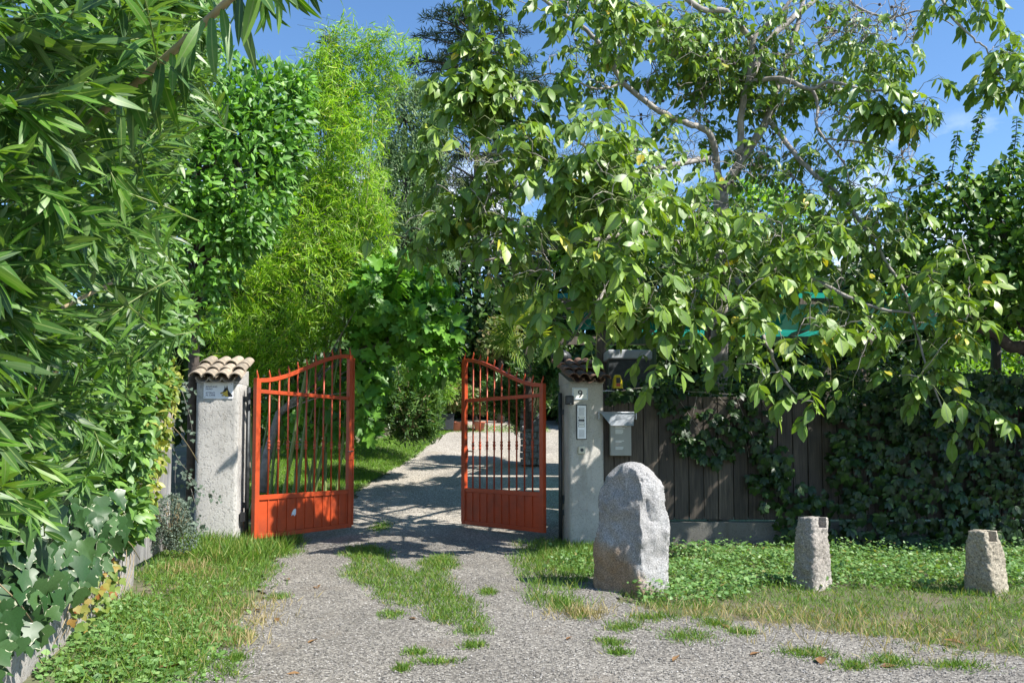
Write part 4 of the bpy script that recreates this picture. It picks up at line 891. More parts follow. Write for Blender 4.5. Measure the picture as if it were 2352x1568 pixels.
Pp = np.concatenate([on_wall(60, 5.2, 6.0, lambda Y: .03 + 0 * Y, lambda Y: .34 + 0 * Y, .03, .10), on_wall(34, 5.9, 6.5, lambda Y: .16 + 0 * Y, lambda Y: .42 + 0 * Y, .03, .10)]); n = len(Pp)
foliage(t, VINE3, Pp, np.array((.3, -.2, -.8)) + rng.normal(0, .4, (n, 3)), np.array((.7, -.6, .35)) + rng.normal(0, .3, (n, 3)), .04 + .035 * rng.random(n), 1.0, M['rusty_vine'], 130)
branch_obj('stem', [(curve((wallX(y) + .02, y, .42), (wallX(y) + .05, y - .25, .02), (.04, 0, .0), 6), .003) for y in np.linspace(5.3, 7, 14)], M['tan_stem'], t, 4)
t = thing('grey_shrub', P(395, 1240, 8.4), 'low bushy grey green shrub at the foot of the left pillar', 'shrub')
Pp = np.concatenate([ell(390, 1185, 8.3, 46, 50, .2, 1700, .4)[0], ell(415, 1235, 8.3, 42, 35, .18, 900, .3)[0], ell(350, 1215, 8.2, 30, 50, .15, 600, .3)[0]]); n = len(Pp)
foliage(t, DIAMOND, Pp, rnd(n) + np.array((.3, -.5, .3)), rnd(n) + np.array((.3, -.4, .8)), .018 + .016 * rng.random(n), 1.2, M['grey_shrub'])
branch_obj('stem', [(curve(P(395 + rng.normal(0, 10), 1262, 8.4), Pp[i], (0, 0, .03), 4), .003) for i in range(0, 60)], M['tan_stem'], t, 4, True)
t = thing('small_ivy', P(440, 1150, 8.9), 'thin strands of small ivy climbing the side of the left pillar', 'ivy')
pts = []; st = []
for a, b in (((402, 860), (436, 900)), ((415, 890), (440, 1000)), ((395, 950), (430, 1080)), ((418, 1080), (460, 1140)), ((432, 1090), (500, 1145)), ((438, 1120), (470, 1230)), ((420, 1150), (455, 1220)), ((405, 1060), (425, 1180)), ((398, 880), (412, 960))):
    c = curve(P(*a, 9.2), P(*b, 9.32), rng.normal(0, .05, 3), 9); st.append((c, .0025)); pts += [c[rng.integers(0, 9)] + rng.normal(0, .03, 3) for _ in range(20)]
Pp = np.array(pts); n = len(Pp)
foliage(t, IVY, Pp, np.array((.1, -.2, -.8)) + rng.normal(0, .4, (n, 3)), np.array((.3, -.9, .3)) + rng.normal(0, .3, (n, 3)), .03 + .025 * rng.random(n), 1.0, M['grey_shrub'], 60); branch_obj('stem', st, M['twig'], t, 4)

# ---------------------------------------------------------------- trees left and behind
def crown(t, ells, tmpls, mat, size, nparts=0, droop=.25, shell=.35, outw=.6, W=1.0, trunk=None, tmat='dark_bark', limbs=18, part='leaf'):
    PP = []; DD = []; UU = []
    for px, py, Y, rx, ry, rd, m in ells:
        p, o = ell(px, py, Y, rx, ry, rd, m, shell); PP.append(p); o = nrm(o)
        DD.append(o * outw + rng.normal(0, .5, (m, 3)) + np.array((0, 0, -droop))); UU.append(o * .5 + rng.normal(0, .42, (m, 3)) + np.array((.38, -.50, .42)))
    Pp = np.concatenate(PP); n = len(Pp)
    foliage(t, tmpls, Pp, np.concatenate(DD), np.concatenate(UU), size[0] + (size[1] - size[0]) * rng.random(n), W, mat, nparts, part)
    if trunk is not None:
        tr = np.asarray(trunk[0], float); branch_obj('trunk', [(tr, np.linspace(trunk[1], trunk[2], len(tr)))], M[tmat], t, 9)
        for k in range(limbs):
            e = Pp[rng.integers(0, n)]; j = min(len(tr) - 1, max(1, int(len(tr) * (.35 + .6 * rng.random())))); branch_obj('branch', [(curve(tr[j], e, (0, 0, .12 * rng.random()), 6), np.linspace(trunk[2] * .8, trunk[2] * .15, 6))], M[tmat], t, 6)
    return Pp
def up(x, Y, z0, pts): return [(x, Y, z0)] + pts
t = thing('laurel_tree', P(470, 1100, 9.6), 'dense dark evergreen tree with glossy broad leaves above the left pillar', 'tree')
crown(t, ((540, 390, 9.3, 140, 210, .7, 2600), (610, 270, 9.6, 95, 130, .6, 1200), (400, 360, 8.9, 130, 180, .6, 1500), (480, 560, 9.2, 90, 120, .5, 900), (430, 200, 9.2, 150, 120, .6, 800), (560, 520, 9.2, 70, 70, .4, 500), (655, 300, 9.5, 55, 130, .4, 700), (690, 220, 9.6, 30, 70, .3, 250), (460, 690, 9.2, 40, 70, .3, 160)), LAUREL, M['laurel'], (.10, .15), 300, .05, .5,
      trunk=([P(440, 1150, 9.7), P(446, 760, 9.6), P(450, 620, 9.5), P(490, 480, 9.4), P(540, 360, 9.4)], .07, .035), limbs=22)
t = thing('bamboo', P(690, 1120, 12.0), 'tall clump of bright yellow green bamboo behind the left gate leaf', 'bamboo')
tips = []
for px, py, Y, rx, ry, rd, m in ((720, 330, 12.4, 140, 190, 1.0, 900), (820, 420, 12.3, 75, 170, .8, 430), (700, 520, 12.2, 190, 130, .9, 700), (740, 650, 11.9, 140, 150, .8, 650), (570, 625, 11.2, 62, 42, .35, 130), (540, 760, 11.3, 70, 80, .4, 150), (640, 770, 11.5, 110, 90, .6, 260), (760, 200, 12.4, 70, 90, .5, 200), (810, 170, 12.6, 60, 70, .4, 80), (900, 115, 12.6, 75, 45, .3, 85), (880, 170, 12.6, 75, 60, .4, 110), (800, 95, 12.5, 65, 40, .3, 70), (850, 260, 12.5, 60, 80, .5, 140), (560, 850, 11.4, 90, 50, .3, 90), (880, 540, 12.2, 30, 100, .4, 110)):
    tips.append(ell(px, py, Y, rx, ry, rd, m, .25)[0])
tips = np.concatenate(tips); n = len(tips); dirs = np.array((.35, -.45, -.25)) + rng.normal(0, .6, (n, 3)); ctr = P(680, 480, 12.3); dirs[:, 0] += .5 * np.sign(tips[:, 0] - ctr[0]) * rng.random(n); dirs[:, 2] += .25 * (tips[:, 2] > 5.3)
Pp, D, U, S = shoots(tips, dirs, .30 + .15 * rng.random(n), 6, 2, .135, .7, .15); U = nrm(U) + np.array((.4, -.5, .5)) + rng.normal(0, .3, U.shape)
foliage(t, BAMBOO, Pp, D, U, S, 1.15, M['bamboo'])
cl = []
for k in range(15):
    x0 = P(580 + 14 * k + rng.normal(0, 4), 1100, 12.0)[0]; Y0 = 11.4 + 1.3 * rng.random(); z0 = float(H(x0, Y0)); e = tips[rng.integers(0, n)].copy(); e[2] = 4.6 + 2.3 * rng.random()
    c = curve((x0, Y0, z0 - .1), e, (-.1 + .2 * rng.random(), .1, .35), 26); r = np.linspace(.022, .006, 26) * np.where(np.arange(26) % 2, 1.0, 1.16); branch_obj('culm', [(c, r)], M['green_stem'], t, 8)
x0 = P(668, 1100, 10.9); c = curve((P(640, 1100, 10.9)[0], 10.9, .2), P(706, 840, 10.9), (0, 0, 0), 17); branch_obj('culm', [(c, np.where(np.arange(17) % 2, .022, .026))], M['green_stem'], t, 10)
branch_obj('twig', [(curve(p - nrm(d) * .5, p, (0, 0, .04), 3), .0025) for p, d in zip(tips[::2], dirs[::2])], M['green_stem'], t, 3, True)
t = thing('fig_tree', P(606, 1120, 11.7), 'fig tree with large lobed leaves leaning over the drive behind the open gate', 'tree')
crown(t, ((880, 690, 12.0, 80, 90, .7, 330), (960, 740, 12.0, 75, 75, .6, 300), (1000, 700, 12.1, 50, 80, .5, 130), (850, 830, 11.9, 40, 120, .5, 220), (1020, 760, 11.8, 45, 40, .3, 70), (840, 930, 11.8, 28, 80, .35, 140), (930, 640, 12.2, 70, 55, .5, 150), (990, 830, 11.9, 55, 50, .4, 100), (760, 930, 12.2, 80, 110, .4, 190), (690, 960, 12.3, 70, 80, .4, 130)), FIG, M['fig'], (.15, .26), 300, .35, .3, .5, 1.0,
      trunk=([P(600, 1130, 11.6), P(614, 1040, 11.7), P(640, 950, 11.9), P(720, 880, 12), P(800, 815, 12), P(900, 780, 12), P(960, 740, 12)], .075, .02), tmat='twig', limbs=16)
t = thing('oleander_bush', P(940, 1010, 15.0), 'grey green oleander bush with narrow leaves at the lawn edge by the drive', 'shrub')
def narrow_bush(t, ells, ln, ls, mat, wh=5):
    tp = []; dr = []
    for px, py, Y, rx, ry, rd, m in ells: p, o = ell(px, py, Y, rx, ry, rd, m, .45); tp.append(p); dr.append(nrm(o) * .7 + np.array((0, -.1, .5)) + rng.normal(0, .3, (m, 3)))
    tp = np.concatenate(tp); dr = np.concatenate(dr); a = shoots(tp, dr, ln, wh, 3, ls, .7, .1); foliage(t, LANCE_LO, *a, 1.0, mat)
    branch_obj('stem', [(curve(BASE[t.name], p, (0, 0, .2), 4), .006) for p in tp[::8]], M['tan_stem'], t, 4, True)
narrow_bush(t, ((935, 925, 15.2, 72, 85, .55, 330), (985, 950, 15.4, 40, 60, .45, 110), (890, 900, 14.8, 45, 75, .45, 130), (960, 870, 15.4, 55, 45, .4, 90)), .45, .17, M['oleander_far'])
t = thing('light_shrub', P(960, 960, 17.5), 'pale green feathery shrub behind the oleander bush', 'shrub')
crown(t, ((930, 850, 17.0, 70, 60, .8, 1600), (1000, 870, 17.6, 50, 60, .7, 1200), (985, 800, 17.5, 70, 50, .6, 800)), LANCE_LO, M['bright'], (.12, .2), 0, .1, .3)
t = thing('potted_shrub', P(1040, 945, 23), 'round leafy shrub with pinkish flower heads in the far dark planter', 'shrub')
crown(t, ((1035, 905, 23, 46, 36, .6, 1700), (1075, 915, 23, 26, 30, .4, 600), (1110, 920, 23, 34, 30, .4, 800)), OVAL_LO, M['maple'], (.09, .14), 0, .2, .4)
t = thing('pink_flowers', P(986, 880, 16), 'cluster of pink blossom on the bush beyond the gate', 'flowers')
p = np.concatenate([ell(984, 872, 16.4, 7, 6, .06, 40)[0], ell(1168, 855, 17, 6, 6, .06, 30)[0]]); foliage(t, DIAMOND, p, rnd(70), rnd(70), .05, 1.6, M['pink'])
t = thing('gate_shrub', P(1220, 975, 17.0), 'tall narrow leaved shrub behind the shaded gate leaf', 'shrub')
narrow_bush(t, ((1218, 870, 17.0, 55, 80, .6, 300), (1200, 940, 17.6, 30, 50, .4, 110), (1150, 900, 17.5, 45, 50, .5, 170), (1255, 840, 14.5, 40, 60, .4, 120)), .45, .17, M['oleander_far'])
t = thing('fan_palm', P(1215, 980, 16.2), 'fan palm with yellow green fronds between the gate and the walnut', 'palm')
branch_obj('trunk', [([P(1215, 985, 16.2), P(1213, 850, 16.2), P(1210, 775, 16.2)], [.09, .085, .08])], M['dark_bark'], t, 9)
for px, py, Y, sc in ((1180, 745, 16.0, .55), (1215, 720, 16.2, .6), (1240, 765, 15.9, .55), (1190, 800, 15.8, .5), (1165, 775, 16.3, .5), (1228, 690, 16.4, .5), (1205, 765, 15.7, .45)):
    hub = P(px, py, Y); c = P(1211, 775, 16.2); ax = nrm((hub - c)[None])[0]; side = nrm(np.cross(ax, (0, .9, .4))[None])[0]; nrmv = np.cross(side, ax); k = 26; an = np.linspace(-2.2, 2.2, k)
    d = ax[None] * np.cos(an)[:, None] + side[None] * np.sin(an)[:, None] + np.array((0, 0, -.15)) + rng.normal(0, .03, (k, 3))
    o = leaf_mesh('frond', [leaf_tmpl([.035, .03], .3, .12)], np.tile(hub, (k, 1)), d, np.tile(nrmv, (k, 1)) + np.array((0, 0, .3)), sc * (.85 + .2 * rng.random(k)), 1.0, M['palm'], t, False)
    MB().tube(curve(c, hub, (0, 0, .08), 5), .009, 5).build('stalk', M['green_stem'], o, True)
# grey-green conifer column
t = thing('juniper_tree', P(935, 1000, 18), 'tall grey green feathery conifer behind the bamboo', 'tree')
crown(t, ((935, 290, 18, 75, 115, .8, 6200), (930, 430, 18, 85, 120, .9, 6200), (985, 270, 18.3, 45, 90, .6, 2200), (985, 400, 18.2, 45, 120, .7, 2400), (930, 560, 18, 85, 90, .9, 3000), (900, 230, 18, 35, 60, .5, 900), (1000, 300, 18.3, 30, 80, .5, 900), (1000, 560, 18.2, 60, 80, .8, 1600)), LANCE_LO, M['juniper'], (.07, .13), 0, -.5, .45, .5, 1.3,
      trunk=([P(935, 1000, 18.2), P(930, 600, 18.2), P(930, 260, 18.2)], .14, .04), limbs=14)
# dark fir at the back left
t = thing('fir_tree', P(755, 900, 30), 'dark brownish fir tip rising behind the bamboo', 'tree')
tr = np.array([P(757, 900, 30), P(757, 400, 30), P(756, 70, 30)]); branch_obj('trunk', [(tr, [.25, .15, .03])], M['dark_bark'], t, 8)
PP = []; DD = []
for i in range(2600):
    f = rng.random() ** .8; y = 75 + 560 * f; w = 8 + 75 * f ** .75; a = rng.random() * 6.28; r = rng.random() ** .5; c = P(757, y, 30); PP.append(c + np.array((math.cos(a), math.sin(a), 0)) * w * 30 / F * r); DD.append((math.cos(a), math.sin(a), -.1))
PP = np.array(PP); DD = np.array(DD) + rng.normal(0, .35, PP.shape); foliage(t, LANCE_LO, PP, DD, np.array((0, 0, 1.0)) + rng.normal(0, .3, PP.shape), .22 + .15 * rng.random(len(PP)), 1.3, M['fir'])
# cedar with flat tiers
t = thing('cedar_tree', P(1090, 900, 32), 'spreading dark cedar with flat tiers against the sky', 'tree')
tx = 1095; branch_obj('trunk', [([P(tx, 950, 32), P(tx, 500, 32), P(tx + 2, 60, 32)], [.25, .16, .03])], M['dark_bark'], t, 9)
PP = []; DD = []; br = []
for i in range(84):
    f = ((i // 7 + .12 * rng.random()) / 12) ** 1.1; y = 52 + 560 * f; L = (2.7 * min(1, (f * 6 + .42)) + .8 * f) * (.45 + .65 * rng.random()); a = rng.random() * 6.28; s = P(tx, y, 32); e = s + np.array((math.cos(a) * L, math.sin(a) * L * .8, .30 * L * (.9 - f)))
    c = curve(s, e, (0, 0, .10 * L), 6); br.append((c, np.linspace(.05, .012, 6))); m = int(16 + 24 * L); q = (.15 + .85 * rng.random(m) ** .75)[:, None]; side = np.cross((e - s) / L, (0, 0, 1))
    p = s + (e - s) * q + np.array((0, 0, .10 * L)) * (4 * q * (1 - q)) + side * (rng.normal(0, .26, m) * (1.15 - q[:, 0]) * L * .55)[:, None] + np.array((0, 0, 1)) * rng.normal(.02, .03, m)[:, None]; PP.append(p)
    DD.append((e - s) / L * .6 + np.array((0, 0, .25)) + rng.normal(0, .55, (m, 3)) * np.array((1, 1, .5)))
PP = np.concatenate(PP); DD = np.concatenate(DD); PP = np.repeat(PP, 3, 0) + rng.normal(0, .09, (len(PP) * 3, 3)) * np.array((1, 1, .4)); DD = np.repeat(DD, 3, 0) + rng.normal(0, .3, (len(PP), 3)); branch_obj('branch', br, M['dark_bark'], t, 5, True)
foliage(t, BLADE, PP, DD, np.array((0, 0, 1.0)) + rng.normal(0, .3, PP.shape), .24 + .18 * rng.random(len(PP)), 2.2, M['cedar'])
# closing trees at the back of the garden
for i, (px, py, Y, rx, ry, mt, sz, label) in enumerate((
    (1090, 700, 26, 130, 150, 'dark_tree', (.2, .34), 'dark broadleaf tree closing the view above the gate opening'),
    (1150, 770, 25, 45, 40, 'maple', (.12, .2), 'small yellowish maple crown behind the gate opening'),
    (1300, 640, 27, 150, 170, 'dark_tree', (.2, .34), 'dark broadleaf tree behind the left side of the walnut'),
    (1560, 720, 24, 170, 150, 'dark_tree', (.2, .34), 'dark tree behind the pergola, left of the walnut trunk'),
    (1800, 740, 24, 190, 160, 'dark_tree', (.2, .34), 'dark tree behind the pergola, right of the walnut trunk'),
    (2050, 720, 22, 150, 160, 'dark_tree', (.2, .34), 'dark tree behind the right side of the walnut'),
    (880, 800, 24, 130, 130, 'dark_tree', (.2, .34), 'dark shaded tree low behind the fig'),
    (660, 620, 17, 190, 260, 'dark_tree', (.16, .26), 'dark thicket tree behind the bamboo culms'),
    (480, 560, 14, 240, 330, 'dark_tree', (.16, .26), 'dark thicket tree behind the hedge and left pillar'),
    (1050, 925, 27.5, 120, 55, 'dark_tree', (.14, .24), 'low dark hedge tree behind the far planter and pots'),
    (930, 520, 25, 110, 170, 'dark_tree', (.2, .32), 'dark tree filling the gap behind the grey green conifer'),
    (2330, 620, 16, 130, 120, 'dark_tree', (.12, .2), 'dark tree behind the heart leaved fruit tree at the right edge'),
    (1240, 910, 27, 110, 70, 'dark_tree', (.14, .24), 'low dark hedge tree closing the end of the drive'),
    (1420, 860, 25, 130, 90, 'dark_tree', (.14, .24), 'low dark hedge tree behind the right gate pillar'),
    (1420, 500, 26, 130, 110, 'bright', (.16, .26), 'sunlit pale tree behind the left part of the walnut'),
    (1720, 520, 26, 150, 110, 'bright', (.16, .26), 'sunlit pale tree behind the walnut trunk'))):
    t = thing('background_tree', P(px, 960, Y), label, 'tree', 'trees at the back of the garden'); q = rx * ry * 3.3 * (24 / Y) * .11 if mt != 'maple' else 900
    q = int(min(max(q, 900), 3800))
    crown(t, ((px, py, Y, rx, ry, 1.6, q), (px - rx * .5, py + ry * .7, Y - .4, rx * .7, ry * .7, 1.3, q // 2), (px + rx * .5, py + ry * .7, Y + .4, rx * .7, ry * .7, 1.3, q // 2)), OVAL_LO, M[mt], sz, 0, .2, .3, trunk=([P(px, 990, Y), P(px, py + ry, Y), P(px, py, Y)], .14, .05), limbs=8)
# ---------------------------------------------------------------- walnut
t = thing('walnut_tree', P(1650, 1230, 11.9), 'big walnut tree with large drooping leaflets hanging over the plank fence', 'tree')
def pl(pts): return np.array([P(x, y, Y) for x, y, Y in pts])
def smooth(p, k=5):
    p = np.asarray(p); out = []
    for i in range(len(p) - 1):
        a, b, c, d = p[max(i - 1, 0)], p[i], p[i + 1], p[min(i + 2, len(p) - 1)]
        for s in np.arange(k) / k: out.append(.5 * (2 * b + (c - a) * s + (2 * a - 5 * b + 4 * c - d) * s * s + (3 * b - a - 3 * c + d) * s ** 3))
    out.append(p[-1]); return np.array(out)
LIMBS = [  # (points in the picture with distance, first radius, last radius)
    ([(1650, 1240, 11.9), (1652, 1000, 11.9), (1652, 760, 11.8), (1655, 560, 11.7), (1658, 440, 11.6)], .15, .11),
    ([(1658, 440, 11.6), (1690, 390, 11.6), (1730, 327, 11.5), (1763, 270, 11.5), (1791, 177, 11.5), (1816, 112, 11.5), (1840, 20, 11.6), (1860, -90, 11.7)], .075, .026),
    ([(1656, 460, 11.6), (1646, 370, 11.4), (1628, 306, 11.1), (1581, 285, 10.9), (1516, 257, 10.7), (1432, 190, 10.5), (1390, 121, 10.4), (1348, 70, 10.3), (1254, 5, 10.1), (1170, -70, 10)], .052, .022),
    ([(1700, 380, 11.6), (1705, 250, 11.3), (1721, 180, 11.2), (1730, 93, 11.1), (1752, 66, 11.1), (1800, 20, 11), (1850, -40, 11)], .055, .02),
    ([(1723, 178, 11.2), (1768, 93, 11.3), (1814, 47, 11.4), (1875, -2, 11.5), (1950, -70, 11.6)], .055, .03),
    ([(1724, 190, 11.2), (1791, 180, 11.0), (1861, 205, 10.8), (1908, 187, 10.6), (1973, 205, 10.4), (2040, 210, 10.2), (2090, 235, 10.1)], .035, .012),
    ([(1790, 183, 11.0), (1861, 205, 10.9), (1878, 245, 10.9), (1875, 285, 10.8), (1894, 320, 10.7), (1940, 380, 10.6), (1960, 470, 10.5)], .028, .010),
    ([(1765, 272, 11.5), (1805, 327, 11.2), (1852, 385, 10.9), (1930, 450, 10.5), (2010, 560, 10.1), (2080, 680, 9.8), (2128, 843, 9.5), (2168, 945, 9.4)], .04, .008),
    ([(1655, 520, 11.7), (1600, 500, 11.2), (1520, 505, 10.7), (1420, 540, 10.2), (1300, 565, 9.8), (1180, 590, 9.6), (1060, 600, 9.6)], .06, .012),
    ([(1655, 580, 11.7), (1700, 590, 11.1), (1780, 610, 10.5), (1880, 650, 10.0), (1990, 700, 9.7), (2100, 720, 9.5)], .06, .012),
    ([(1652, 620, 11.7), (1620, 640, 11), (1580, 680, 10.2), (1545, 740, 9.5), (1520, 800, 9.1)], .045, .008),
    ([(1652, 600, 11.7), (1690, 640, 11), (1730, 700, 10.2), (1760, 790, 9.5), (1800, 870, 9.2), (1850, 925, 9.0)], .045, .008),
    ([(1500, 510, 10.6), (1430, 600, 9.9), (1380, 680, 9.3), (1335, 745, 9.0), (1310, 785, 8.9)], .03, .007),
    ([(1640, 360, 11.4), (1540, 380, 10.8), (1420, 400, 10.4), (1300, 390, 10.2), (1180, 360, 10.1), (1090, 350, 10)], .045, .010),
    ([(1420, 400, 10.4), (1320, 320, 10.2), (1240, 260, 10.1), (1170, 190, 10.1)], .022, .008),
    ([(1432, 190, 10.5), (1370, 205, 10.3), (1280, 170, 10.1), (1220, 180, 10)], .018, .007),
    ([(1560, -20, 10.8), (1609, 21, 10.9), (1665, 28, 11.0), (1726, 90, 11.1)], .038, .042),
    ([(1910, -60, 11.5), (1960, 10, 11.0), (2040, 40, 10.7), (2120, 25, 10.4), (2190, 60, 10.2)], .022, .006),
    ([(2000, -60, 11), (2120, -60, 10), (2160, -8, 9.8), (2186, 40, 9.7), (2230, 82, 9.6), (2262, 112, 9.55), (2300, 180, 9.5)], .022, .007),
    ([(1960, 470, 10.5), (2060, 440, 10.3), (2150, 420, 10.1)], .014, .005),
    ([(1894, 320, 10.7), (1990, 330, 10.4), (2070, 370, 10.2)], .016, .005),
]
wal_pts = []; paths = []
for i, (p, r0, r1) in enumerate(LIMBS):
    c = smooth(pl(p), 5); c += rng.normal(0, .010, c.shape) * (np.arange(len(c)) % 3 == 1)[:, None]; r = np.linspace(r0, r1, len(c))
    if i == 0: branch_obj('trunk', [(c, r)], M['bark'], t, 12)
    else: branch_obj('branch', [(c, r)], M['bark'], t, 9)
    if i: wal_pts.append(c)
    else: wal_pts.append(c[-6:])
nodes = np.concatenate(wal_pts)
ELL = [(1075, 250, 10.1, 70, 90, .4, 26, .18), (1030, 360, 10.1, 70, 90, .4, 30, .18), (1120, 150, 10.2, 60, 60, .4, 14, .17),  # centre in the picture, distance, half sizes, number of leafy tips, leaflet size
    (1180, 420, 10.1, 175, 230, .85, 120, .20), (1080, 470, 10.0, 110, 130, .6, 48, .19), (1010, 560, 9.9, 120, 55, .5, 30, .18), (1230, 560, 9.7, 190, 150, .7, 85, .21), (1270, 300, 10.1, 130, 120, .6, 45, .20), (1160, 260, 10.1, 110, 80, .5, 30, .19),
    (1400, 560, 9.5, 220, 190, .8, 125, .215), (1380, 700, 9.0, 150, 90, .5, 45, .22), (1600, 610, 9.6, 260, 170, .8, 140, .20), (1560, 730, 9.1, 170, 80, .4, 42, .22), (1760, 720, 9.3, 200, 110, .6, 60, .21), (1850, 620, 9.8, 260, 150, .8, 130, .19),
    (2040, 640, 9.7, 190, 140, .7, 85, .20), (2080, 760, 9.4, 160, 80, .5, 42, .21), (1980, 500, 10.2, 190, 110, .7, 75, .18), (1750, 480, 11.2, 260, 110, .8, 90, .16), (1560, 440, 11.0, 180, 110, .7, 55, .17), (1420, 390, 10.4, 130, 110, .6, 45, .19),
    (1480, 130, 10.9, 200, 120, .8, 62, .16), (1640, 110, 11.4, 160, 130, .8, 62, .16), (1800, 120, 11.6, 220, 130, .9, 85, .15), (1820, 300, 11.6, 220, 120, .8, 75, .15), (1640, 320, 11.7, 130, 130, .8, 45, .15), (1960, 360, 11.0, 140, 130, .7, 45, .16), (1350, 60, 10.3, 140, 80, .6, 32, .17),
    (2060, 215, 10.1, 100, 90, .45, 36, .19), (2010, 110, 10.8, 90, 80, .5, 18, .16), (2205, 10, 9.8, 80, 36, .3, 13, .17), (2312, 150, 9.5, 62, 80, .35, 26, .17), (2262, 15, 9.7, 40, 30, .3, 5, .17), (1120, 5, 10.0, 90, 25, .3, 7, .16),
    (1500, 330, 10.8, 120, 70, .5, 8, .16), (1110, 335, 8.5, 60, 70, .3, 16, .19), (1310, 320, 8.8, 150, 90, .4, 26, .19), (2110, 860, 9.4, 70, 70, .3, 10, .21), (2180, 700, 9.5, 60, 60, .4, 14, .20)]  # the two nearest clumps are added to shade the left pillar and gate
DROP = [(1300, 760, 8.9), (1340, 775, 8.9), (1275, 745, 9.0), (1530, 835, 9.0), (1500, 800, 9.0), (1575, 760, 9.1), (1690, 835, 9.1), (1640, 745, 9.2), (1745, 880, 9.0), (1800, 850, 9.1), (1840, 905, 9.0), (1870, 925, 9.0), (1960, 870, 9.2), (2200, 930, 9.3), (2225, 935, 9.3), (2255, 945, 9.3), (2240, 930, 9.35), (2185, 925, 9.4), (2140, 860, 9.4), (2240, 740, 9.5), (1420, 720, 9.1), (1220, 690, 9.5), (1760, 760, 9.1), (2060, 800, 9.4), (1920, 760, 9.3), (1450, 640, 9.2), (1120, 640, 9.7), (930, 555, 9.9), (880, 545, 9.9), (985, 600, 9.9), (1890, 590, 9.6)]
tp = []; sz = []
for px, py, Y, rx, ry, rd, m, s in ELL:
    Y -= .55 if px < 1450 and py < 600 and Y > 9.4 else 0
    p, _ = ell(px, py - (18 if py > 500 else 0), Y, rx, ry, rd, int(m * (2.3 if py < 340 and px < 2150 else .98 if py < 640 else .72)), .15); gap = np.array([mnoise.noise(Vector(q * 1.25)) for q in p]); p = p[gap > (-.14 if py > 450 else -.12)]; m = len(p); tp.append(p); sz.append(np.full(m, s))
tp.append(pl(DROP)); sz.append(np.full(len(DROP), .215)); tp = np.concatenate(tp); sz = np.concatenate(sz); n = len(tp)
order = np.argsort(np.array([np.min(np.linalg.norm(nodes - q, axis=1)) for q in tp])); tw = []; attach = np.zeros((n, 3)); pool = list(nodes)
arr = np.empty((len(nodes) + n * 4, 3)); arr[:len(nodes)] = nodes; cnt = len(nodes); tdir = np.zeros((n, 3))
for i in order:
    q = tp[i]; d = np.linalg.norm(arr[:cnt] - q, axis=1); j = int(np.argmin(d)); a = arr[j].copy(); L = d[j]
    c = curve(a, q, np.array((0, 0, .13 * L)) + rng.normal(0, .07 * L, 3), 7); c[1:-1] += rng.normal(0, .018 * min(L, .8), (5, 3)); tw.append((c, np.linspace(.0045 + .007 * min(L, 1.4), .0035, 7)))
    for k in (2, 4, 5): arr[cnt] = c[k]; cnt += 1
    tdir[i] = nrm((c[-1] - c[-2])[None])[0]
branch_obj('twig', tw, M['bark'], t, 5, True)
# bare crooked twigs with spent catkin knobs in the open upper crown
bare = []; knob = []
for px, py, Y, rx, ry, rd, m in ((1800, 230, 11.3, 300, 190, .8, 80), (1950, 60, 11, 170, 70, .5, 32), (2040, 60, 10.7, 110, 60, .3, 26), (1500, 160, 10.8, 230, 140, .6, 70), (1850, 430, 10.9, 260, 110, .6, 60), (2090, 290, 10.4, 60, 50, .3, 16), (1400, 620, 10, 400, 130, .6, 60)):
    for q in ell(px, py, Y, rx, ry, rd, m)[0]:
        d = np.linalg.norm(arr[:cnt] - q, axis=1); j = int(np.argmin(d)); a = arr[j].copy(); e = q if d[j] < .7 else a + (q - a) * .7 / d[j]
        c = curve(a, e, rng.normal(0, .06, 3), 6); c[1:-1] += rng.normal(0, .016, (4, 3)); bare.append((c, np.linspace(.009, .004, 6)))
        if rng.random() < .35: knob.append(e)
        for _ in range(2):
            k = rng.integers(2, 6); bare.append((curve(c[k], c[k] + rng.normal(0, .14, 3) + (e - a) * .15, rng.normal(0, .02, 3), 4), np.linspace(.005, .003, 4)))
branch_obj('twig', bare, M['bark'], t, 4, True)
mb = MB()
for k in knob: mb.lathe(k - np.array((0, 0, .022)), [(.004, 0), (.018, .008), (.023, .022), (.017, .037), (.004, .044)], 6)
mb.build('walnut', M['dark_bark'], t, True, stuff=True)
# compound leaves: leaflets in pairs along a drooping stalk, the end one largest
Pp = []; D = []; U = []; S = []; st = []
for i in range(n):
    for c in range(rng.integers(2, 4)):
        az = rng.random() * 6.28; d0 = nrm((tdir[i] * .5 + np.array((math.cos(az), math.sin(az) - .25, .15 + .3 * rng.normal())))[None])[0]; L = sz[i] * (1.3 + .5 * rng.random()); k = rng.integers(2, 4)
        c1 = tp[i] + d0 * L * .55 + np.array((0, 0, .03)); c2 = tp[i] + d0 * L * .9 - np.array((0, 0, .30 * L)); cc = np.array([tp[i], c1, c2]); st.append((cc, .0028)); sd = nrm(np.cross(d0, (0, 0, 1))[None])[0]; nrmv = np.cross(sd, d0); out = np.array((.45, -.65, .50))
        for m in range(k):
            f = (.45, .78, .95)[m] if k == 3 else (.55, .9)[m]; q = (tp[i] * (1 - f) ** 2 + 2 * c1 * f * (1 - f) + c2 * f * f)
            for s_ in (-1, 1):
                Pp.append(q); D.append(sd * s_ * .8 + d0 * .45 + np.array((0, 0, -.65)) + rng.normal(0, .22, 3)); U.append(nrmv * .7 + out * .8 + sd * s_ * .4 + rng.normal(0, .58, 3)); S.append(sz[i] * (.5 + .2 * m / k + .35 * rng.random()))
        Pp.append(c2); D.append(d0 * .5 + np.array((0, 0, -.8)) + rng.normal(0, .2, 3)); U.append(nrmv * .7 + out * .8 + rng.normal(0, .5, 3)); S.append(sz[i] * (.8 + .4 * rng.random()))
